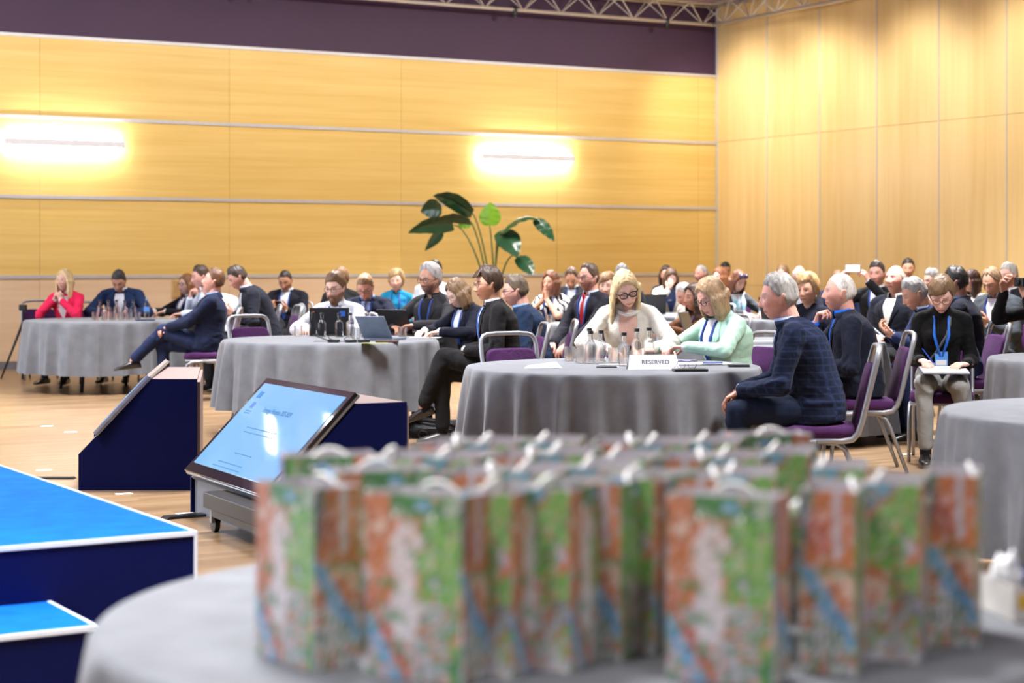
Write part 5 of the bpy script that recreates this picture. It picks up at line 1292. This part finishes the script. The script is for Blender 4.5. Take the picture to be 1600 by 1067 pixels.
P13 = who('grey haired bearded man in charcoal jacket with dark glasses', 672, 409, 15.7, 'chair under the grey haired bearded man', face_=38, coat=('suit', (62, 62, 66)), shirt=('collar', (30, 32, 38)), hair=('thick', (178, 176, 174), 'reced'), skin='tan', arms='tablefold', glasses=(24, 22, 22), beard=(86, 82, 80), near=True, lean=2, slump=8, lanyard=LY, hp=4, hs=1.06, build=1.05)
P14 = who('woman in navy cardigan with shoulder length hair looking down at her notes', 716, 430, 15.0, 'chair under the woman in navy cardigan', face_=58, fem=True, coat=('blazer', (24, 28, 46)), shirt=('collar', (214, 222, 236)), hair=('bob', (122, 96, 70)), skin='pale', arms='table', hp=28, eyes='down', near=True, lanyard=LY, lean=8, slump=12, glasses=(150, 140, 140), earring=True)
P9 = who('bearded man in white shirt and glasses behind the black laptop', 524, 423, 16.0, 'chair under the bearded man in white shirt', face_=22, coat=('shirt', (200, 203, 212)), shirt=('collar', (200, 203, 212)), hair=('thick', (104, 76, 52), 'fullbeard'), beard=(112, 78, 52), skin='fair', arms='table', glasses=(60, 48, 44), near=True, lanyard=LY, hp=8, lean=6, slump=8, hs=1.04, build=1.05)
P11 = who('man in navy suit and striped tie looking down, behind the grey convertible', 571, 423, 17.3, 'chair under the man with striped tie', face_=10, coat=('suit', (28, 34, 58)), shirt=('collar', LBL), tie=((36, 46, 90), 'stripe', (150, 160, 190)), hair=('short', (148, 120, 92)), skin='pink', arms='table', hp=30, eyes='down', lanyard=LY, lean=6, slump=10, glasses=(120, 110, 100))
who('person with brown hair and black top half hidden behind the bearded man', 533, 414, 19.2, 'chair behind the bearded man in white shirt', face_=12, fem=True, coat=('short', (26, 26, 30)), hair=('updo', (116, 88, 62), 'updo'), skin='fair', arms='lap', build=1.1)
who('woman with short blond hair and turquoise blouse in the back row', 619, 420, 21.4, 'chair under the woman in turquoise', face_=4, fem=True, coat=('shirt', (30, 130, 170), 'blotch', (20, 90, 140)), hair=('puff', (176, 146, 102)), skin='fair', arms='lap', lanyard=LY)
who('person in grey patterned sweater hidden behind the grey haired bearded man', 680, 404, 20.6, 'chair behind the grey haired bearded man', face_=10, coat=('shirt', (166, 172, 180), 'splash', (196, 202, 210)), hair=('short', (40, 32, 30)), skin='olive', arms='lap', build=1.1)
# ---- far left table
who('blonde woman in pink blazer resting her chin on her hands', 101, 418, 20.4, 'chair under the blonde woman in pink', face_=12, fem=True, coat=('blazer', (222, 40, 84)), shirt=('collar', (224, 214, 214)), hair=('midlong', (224, 200, 150)), skin='fair', arms='chinclasp', hy=12, hp=-6, lean=12, slump=12, near=True)
who('man in blue suit and white shirt looking down behind the small bottles', 186, 417, 20.6, 'chair under the man in blue suit at the far left table', face_=2, coat=('suit', (46, 66, 110)), shirt=('collar', (232, 234, 240)), hair=('short', (62, 60, 60)), skin='tan', arms='table', hp=34, eyes='down', lean=12, slump=14, near=True, build=1.08)
who('woman with long brown hair and glasses in black jacket, far left table', 292, 425, 21.0, 'chair under the woman with long brown hair and black jacket', face_=48, fem=True, coat=('blazer', (28, 28, 34)), shirt=('collar', (232, 230, 228)), hair=('long', (130, 84, 50)), skin='fair', arms='table', glasses=(40, 34, 32), hp=-4, lanyard=LY)
who('dark haired man with hand at his mouth behind the man in navy suit', 314, 411, 20.1, 'chair under the man with hand at his mouth', face_=66, coat=('shirt', (206, 216, 232)), hair=('short', (70, 52, 40)), skin='pink', armsR='chin', armsL='table', hp=6, lean=12)
P6 = who('person in white shirt bent forward behind the man in navy suit', 330, 424, 19.3, 'chair under the bent person in white shirt', face_=80, coat=('shirt', (198, 208, 216)), hair=('short', (52, 42, 36)), skin='fair', arms='table', hp=4, lean=34, slump=22, glasses=(30, 30, 30), build=1.1)
P5 = who('man in navy suit leaning back with one leg crossed, far left table', 334, 415, 18.1, 'purple chair under the man in navy suit leaning back', face_=86, coat=('suit', (28, 38, 70)), shirt=('collar', LBL), hair=('short', (96, 66, 46)), skin='pink', armsL={'w': (.05, -.36, .72), 'd': (-.8, -.7, -.1), 'n': (0, .4, -1), 'c': .6}, armsR={'w': (-.06, -.38, .70), 'd': (.7, -.7, 0), 'n': (0, .2, -1), 'c': .6},
    legs='crossL', lean=-10, slump=4, hp=-16, near=True, trousers=(28, 38, 68), build=1.08)
P7 = who('man in dark suit bent over his glowing phone beside a hanging coat', 372, 410, 18.9, 'purple chair carrying a hanging grey coat', face_=72, coat=('suit', (36, 40, 54)), shirt=('collar', WH), hair=('short', (56, 44, 38)), skin='pink', arms='phone', hp=28, eyes='down', lean=18, slump=16, build=1.15, near=True)
P8 = who('young man in dark suit and lanyard looking down at his hand by the wall', 446, 416, 20.6, 'chair under the young man by the wall', face_=10, coat=('suit', (30, 32, 42)), shirt=('collar', WH), hair=('buzz', (34, 28, 26)), skin='olive', arms='phone', hp=24, eyes='down', legs='crossR', lanyard=LY, near=True, lean=-2)
# ---- behind the centre table
who('woman in black and white patterned blouse with hands pressed at her mouth', 861, 420, 19.1, 'purple chair under the woman in patterned blouse', face_=32, fem=True, coat=('short', (232, 232, 230), 'splash', (26, 26, 28)), hair=('bob', (110, 66, 44)), skin='tan', arms='pray', lean=6, slump=8, hp=2, near=True, lanyard=LY, build=1.08)
who('bearded man in dark jacket looking down behind the man with red tie', 893, 413, 21.0, 'chair under the bearded man looking down', face_=8, coat=('suit', (40, 42, 48)), shirt=('collar', (210, 218, 230)), hair=('short', (92, 72, 58), 'reced'), beard=(90, 66, 52), skin='tan', arms='lap', hp=30, eyes='down', lanyard=LY)
P20 = who('man in charcoal suit with red tie and glasses facing the stage', 920, 409, 16.2, 'chair under the man with red tie', face_=48, coat=('suit', (52, 52, 62)), shirt=('collar', (206, 216, 230)), tie=((176, 20, 40),), hair=('short', (80, 62, 50), 'reced'), beard=(120, 84, 66), skin='pink', arms='knee', glasses=(80, 70, 66), near=True, lean=2, slump=6, badge=.3, lanyard=LY)
who('grey haired person whose crown shows above the blonde woman', 972, 410, 19.6, 'chair behind the blonde woman in white blazer', face_=0, coat=('suit', (60, 62, 70)), shirt=('collar', WH), hair=('short', (130, 130, 128)), skin='fair', arms='lap')
who('person with light brown hair hidden just left of the blonde woman', 950, 424, 16.9, 'chair left of the crown of grey hair', face_=20, fem=True, coat=('knit', (150, 120, 90)), hair=('crop', (150, 116, 84)), skin='fair', arms='lap')
who('woman in cream jacket covering her brow with one hand', 1048, 414, 22.4, 'chair under the woman covering her brow', face_=-6, fem=True, coat=('blazer', (206, 202, 186)), shirt=('collar', (40, 50, 80)), hair=('bob', (84, 60, 46)), skin='fair', armsL='table', armsR='brow', hp=22, lanyard=(30, 50, 110), lean=8)
who('dark haired person behind the woman covering her brow', 1041, 412, 23.9, 'chair behind the woman covering her brow', face_=20, fem=True, coat=('knit', (60, 62, 80)), hair=('bob', (52, 38, 34)), skin='tan', arms='lap')
who('smiling man with short grey hair at the corner of the room', 1096, 410, 24.2, 'chair under the smiling grey haired man', face_=52, coat=('suit', (70, 74, 84)), shirt=('collar', LBL), hair=('buzz', (170, 168, 166)), skin='pink', arms='lap')
who('dark haired person behind the auburn haired women', 1133, 407, 25.3, 'chair of the dark haired person near the corner', face_=-10, coat=('knit', (50, 50, 56)), hair=('short', (44, 34, 32)), skin='tan', arms='lap')
who('woman with auburn hair just left of the woman with scarf', 1125, 415, 22.6, 'chair left of the woman with pale scarf', face_=48, fem=True, coat=('knit', (70, 66, 72)), hair=('bob', (136, 84, 54)), skin='fair', arms='lap')
who('white haired man bowed behind the woman in mint jacket', 1070, 438, 19.8, 'chair under the bowed white haired man', face_=60, coat=('knit', (206, 200, 190)), hair=('short', (214, 212, 208)), skin='pink', arms='lap', hp=20, lean=18)
who('woman with dark curly hair in brown coat behind the mint jacket', 1086, 440, 15.6, 'chair under the woman in brown coat', face_=66, fem=True, coat=('coat', (96, 62, 42)), hair=('curly', (66, 48, 40)), skin='tan', arms='table', lean=8, build=1.1, lanyard=LY)
def scarf_(lc):
    pts = []; p = lc['patch']; m = cloth('pale_scarf', (206, 226, 238), pattern='blotch', c2=(110, 196, 214), sheen=.3)
    for s in (1, -1): lc['band']('scarf', [(s*60, .98), (s*34, .93), (s*22, .8), (s*18, .6), (s*14, .4), (s*13, .28)], 13, .022, m, None, 5)
P30 = who('woman in grey jacket and pale scarf with sunglasses on her auburn hair', 1152, 418, 20.2, 'chair under the woman with pale scarf', face_=-32, fem=True, coat=('blazer', (96, 100, 108)), shirt=('collar', (220, 230, 240)), hair=('curly', (116, 70, 46)), skin='fair', arms='table', hp=24, eyes='down', extra=scarf_, near=True, lean=6)
hpt_ = P30[1]['hpt']; r_ = P30[0]
g = MB()
for s in (1, -1): g.cap(hpt_(s*.035, -.085, .105), hpt_(s*.035, -.08, .108), .026, .026, 12, flat=(0, 0, 1), fs=.8)
obj('sunglasses', g, plain('sunglass_lens', (60, 56, 90), .1), r_, smooth=True)
# ---- right hand rows
P36 = who('woman with golden puffed hair looking sideways between two grey haired men', 1261, 427, 15.2, 'chair under the woman with golden puffed hair', face_=34, fem=True, coat=('knit', (28, 32, 50)), hair=('puff', (178, 140, 94)), skin='tan', arms='lap', near=True, earring=True, build=1.12, hs=1.04)
who('bald man with glasses and white fringe of hair behind the golden haired woman', 1249, 410, 21.0, 'chair under the bald man with glasses', face_=10, coat=('suit', (60, 64, 80)), shirt=('collar', WH), hair=('bald', (196, 190, 184)), skin='pink', arms='lap', glasses=(60, 50, 46), hp=14)
who('person with tied brown hair left of the bald man with glasses', 1223, 411, 23.0, 'chair under the person with tied brown hair', face_=30, fem=True, coat=('knit', (90, 84, 90)), hair=('updo', (134, 104, 76), 'updo'), skin='pink', arms='lap')
who('man whose bald tan head shows above the white haired man', 1309, 417, 21.5, 'chair under the bald tan man', face_=0, coat=('suit', (30, 44, 84)), shirt=('collar', LBL), hair=('buzz', (120, 84, 64)), skin='olive', arms='lap', build=1.1)
P40 = who('man in black suit photographing with a phone held up', 1370, 405, 18.0, 'chair under the man taking a photograph', face_=28, coat=('suit', (30, 31, 36)), shirt=('collar', WH), hair=('short', (72, 62, 56)), skin='pink', armsR={'w': (-.27, -.38, 1.17), 'd': (.25, -.2, 1), 'n': (.9, .1, .1), 'c': .6, 'p': (-.7, 0, -1)}, armsL={'w': (.02, -.40, 1.17), 'd': (-.35, -.2, 1), 'n': (-.9, .1, .1), 'c': .6, 'p': (.7, 0, -1)}, near=True, lanyard=LY)
P41 = who('bald man looking up in dark jacket and beige shirt', 1399, 409, 16.1, 'chair under the bald man looking up', face_=46, coat=('suit', (30, 34, 48)), shirt=('collar', (206, 206, 196)), hair=('bald', (206, 190, 176)), skin='pink', arms='lapfold', hp=-10, near=True, lean=-2, build=1.12, hs=1.05)
who('dark haired man upright behind the bald man looking up', 1419, 401, 22.2, 'chair under the dark haired man behind the bald one', face_=14, coat=('suit', (40, 44, 56)), shirt=('collar', WH), hair=('short', (54, 42, 38)), skin='tan', arms='lap')
P43 = who('silver haired man in blue suit bent forward reading his phone', 1430, 428, 13.9, 'chair under the silver haired man reading his phone', face_=84, coat=('suit', (36, 52, 98)), shirt=('collar', (190, 210, 240)), hair=('short', (158, 156, 154)), skin='tan', armsL={'w': (.09, -.52, .80), 'd': (-.5, -.9, .35), 'n': (-.4, .3, .8), 'c': .45}, armsR={'w': (-.05, -.52, .82), 'd': (.5, -.9, .35), 'n': (.5, .3, .6), 'c': .5}, hp=22, eyes='down', near=True, lean=26, slump=20, build=1.1, trousers=(34, 46, 84))
who('grey haired man directly behind the writing woman', 1457, 416, 20.4, 'chair under the grey haired man far behind the writing woman', face_=70, coat=('suit', (70, 74, 84)), shirt=('collar', WH), hair=('short', (140, 136, 132)), skin='pink', arms='lap', hp=8)
who('dark haired man in navy suit turned away behind the writing woman', 1493, 414, 14.6, 'chair under the dark haired man turned away', face_=108, coat=('suit', (26, 30, 48)), shirt=('collar', LBL), hair=('short', (42, 38, 38)), skin='olive', arms='lap', near=True, lean=4)
who('dark haired woman in cream jacket seen in profile', 1519, 419, 19.6, 'chair under the dark haired woman in cream', face_=72, fem=True, coat=('blazer', (222, 216, 202)), shirt=('collar', (40, 40, 44)), hair=('midlong', (64, 40, 34)), skin='fair', arms='lap', near=True)
P48 = who('man in grey suit and white shirt with a neat beard looking down', 1551, 413, 15.9, 'purple chair under the man in grey suit', face_=48, coat=('suit', (84, 90, 98)), shirt=('collar', (232, 234, 240)), hair=('short', (150, 124, 98), 'reced'), beard=(170, 140, 120), skin='tan', arms='phone', hp=24, eyes='down', near=True, lean=4, slump=8, trousers=(74, 80, 88), lanyard=(20, 40, 110))
who('grey haired man behind the man in grey suit', 1576, 408, 17.7, 'chair under the grey haired man behind the grey suit', face_=58, coat=('suit', (36, 38, 44)), shirt=('collar', WH), hair=('short', (176, 172, 166)), skin='pink', arms='lap')
P50 = who('person in black at the right edge raising a camera, with a bracelet', 1632, 412, 13.2, 'purple chair at the right edge under the person in black', face_=72, coat=('knit', (24, 24, 28)), hair=('short', (110, 84, 60)), skin='tan', armsL={'w': (.08, -.30, 1.10), 'd': (-.3, -.1, 1), 'n': (-.8, .4, .1), 'c': .6, 'p': (.5, .1, -1)}, armsR='photo', near=True, glasses=(60, 50, 50), lean=6)
# ---- things in hands
def held_phone(pp, loc, rot, label, lit=True):
    p = wp(pp[0], pp[1], loc); return phone(p, (R(rot[0]), R(rot[1]), R(rot[2])-R(0)+pp[0].rotation_euler.z), label, lit)
def handpos(pp, s): return pp[1]['arm'][s][2]
h = (handpos(P40, 1)+handpos(P40, -1))/2
held_phone(P40, h+np.array([0, -.05, .13]), (0, 90, 0), 'smartphone held up sideways by the man in black suit')
h = handpos(P43, 1); held_phone(P43, h+np.array([-.06, -.13, .055]), (50, 0, 0), 'smartphone in the hands of the silver haired man in blue suit')
h = handpos(P7, 1); held_phone(P7, h+np.array([-.07, -.10, .06]), (48, 0, 0), 'glowing smartphone held by the man bent forward in dark suit')
h = handpos(P48, -1); held_phone(P48, h+np.array([.06, -.09, .05]), (50, 0, 0), 'dark smartphone held by the man in grey suit', False)
h = handpos(P8, 1); held_phone(P8, h+np.array([-.06, -.09, .05]), (45, 0, 0), 'small smartphone held by the young man by the wall', False)
h = handpos(P50, 1); t = thing('camera', 'small black camera held by the person at the right edge', 'camera', wp(P50[0], P50[1], h+np.array([-.04, -.03, .12])), P50[0].rotation_euler.z)
obj('case', MB().box((0, 0, 0), (.11, .035, .065)), BLACK, t, bevel=.005); obj('lens', MB().lathe([(.024, 0), (.024, .03), (.02, .032), (.001, .03)], 18), BLACK, t).rotation_euler = (R(90), 0, 0)
w_ = P50[1]['arm'][1]; ax_ = unit(w_[2]-w_[1]); c_ = w_[2]-ax_*.01; u_ = unit(np.cross(ax_, [1, 0, 0])); v_ = np.cross(ax_, u_)
obj('bracelet', MB().tube([c_+.031*(u_*math.cos(a)+v_*math.sin(a)) for a in np.linspace(0, 2*math.pi, 17)], .004, 6), METAL, P50[0], smooth=True)
h = (handpos(P45, 1)+handpos(P45, -1))/2; p = wp(P45[0], P45[1], h+np.array([.0, -.10, -.045]))
t = thing('notebook', 'open notebook on the lap of the writing woman', 'notebook', p, P45[0].rotation_euler.z+R(10)); t.rotation_euler.x = R(8)
obj('pages', MB().box((0, 0, 0), (.30, .21, .010)), WHITE, t); obj('cover', MB().box((0, 0, -.007), (.31, .22, .004)), plain('navy_cover', (34, 44, 70), .5), t)
h = handpos(P45, -1); p = wp(P45[0], P45[1], h+np.array([.05, -.09, .03])); t = pen(p.x, p.y, 0, 'blue pen in the hand of the writing woman', (30, 80, 190), p.z-.006, rot=(0, R(52), P45[0].rotation_euler.z+R(20)))
# crossbody strap
surf = P45[1]['surf']
obj('crossbody_strap', MB().tube([surf(a, t_, .012) for a, t_ in ((40, .97), (30, .88), (15, .74), (0, .6), (-18, .44), (-40, .28), (-60, .12))], .009, 6, flat=.35), plain('grey_strap', (74, 76, 80), .6), P45[0], smooth=True)
# paper in the mint jacket woman's hands
h = (handpos(P33, 1)+handpos(P33, -1))/2; p = wp(P33[0], P33[1], h+np.array([0, -.07, .045]))
t = thing('note_card', 'small white card held by the woman in mint jacket', 'card', p, P33[0].rotation_euler.z); t.rotation_euler.x = R(-15)
obj('sheet', MB().box((0, 0, 0), (.09, .003, .07)), WHITE, t)
# hanging coat over the chair of P7
ch = [c for c in bpy.data.objects if c.get('label') == 'purple chair carrying a hanging grey coat'][0]
D, F = sph_grid(40, 30); V_ = D.copy(); V_ = np.column_stack([np.sign(D[:, 0])*np.abs(D[:, 0])**.6*.22, np.sign(D[:, 1])*np.abs(D[:, 1])**.8*.045, np.sign(D[:, 2])*np.abs(D[:, 2])**.6*.27])
V_ += unit_rows(D)*(vnoise(np.column_stack([V_[:, 0]*26, V_[:, 1]*8, V_[:, 2]*5]), 4)*.016)[:, None]; V_[:, 1] += .21+(V_[:, 2]+.14)*.24+.05; V_[:, 2] += .66
o = obj('hanging_coat', MB().add(V_, F), cloth('grey_wool', (104, 108, 112)), None, smooth=True); place(o, ch.location, ch.rotation_euler.z); tag(o, 'grey wool coat hung over a chair back beside the man bent over his phone', 'coat')
# empty chairs
chair(.13, 11.55, -30, 'empty purple chair pushed to the left of the place card table')
chair(-2.04, 15.35, -42, 'empty purple chair left behind the laptop table')
chair(-5.44, 21.2, -20, 'empty purple chair left of the woman in pink with a black bag on it')
t = thing('handbag', 'black handbag on the chair left of the woman in pink', 'handbag', (-5.44, 21.15, .478), R(20)); crv = MB().cap((-.1, 0, .1), (.1, 0, .1), .11, .11, 14, flat=(0, 1, 0), fs=.5); obj('pouch', crv, BPM, t, smooth=True)
obj('strap', MB().tube([(-.09, 0, .19), (-.05, 0, .27), (.05, 0, .27), (.09, 0, .19)], .007, 6), BPM, t, smooth=True)
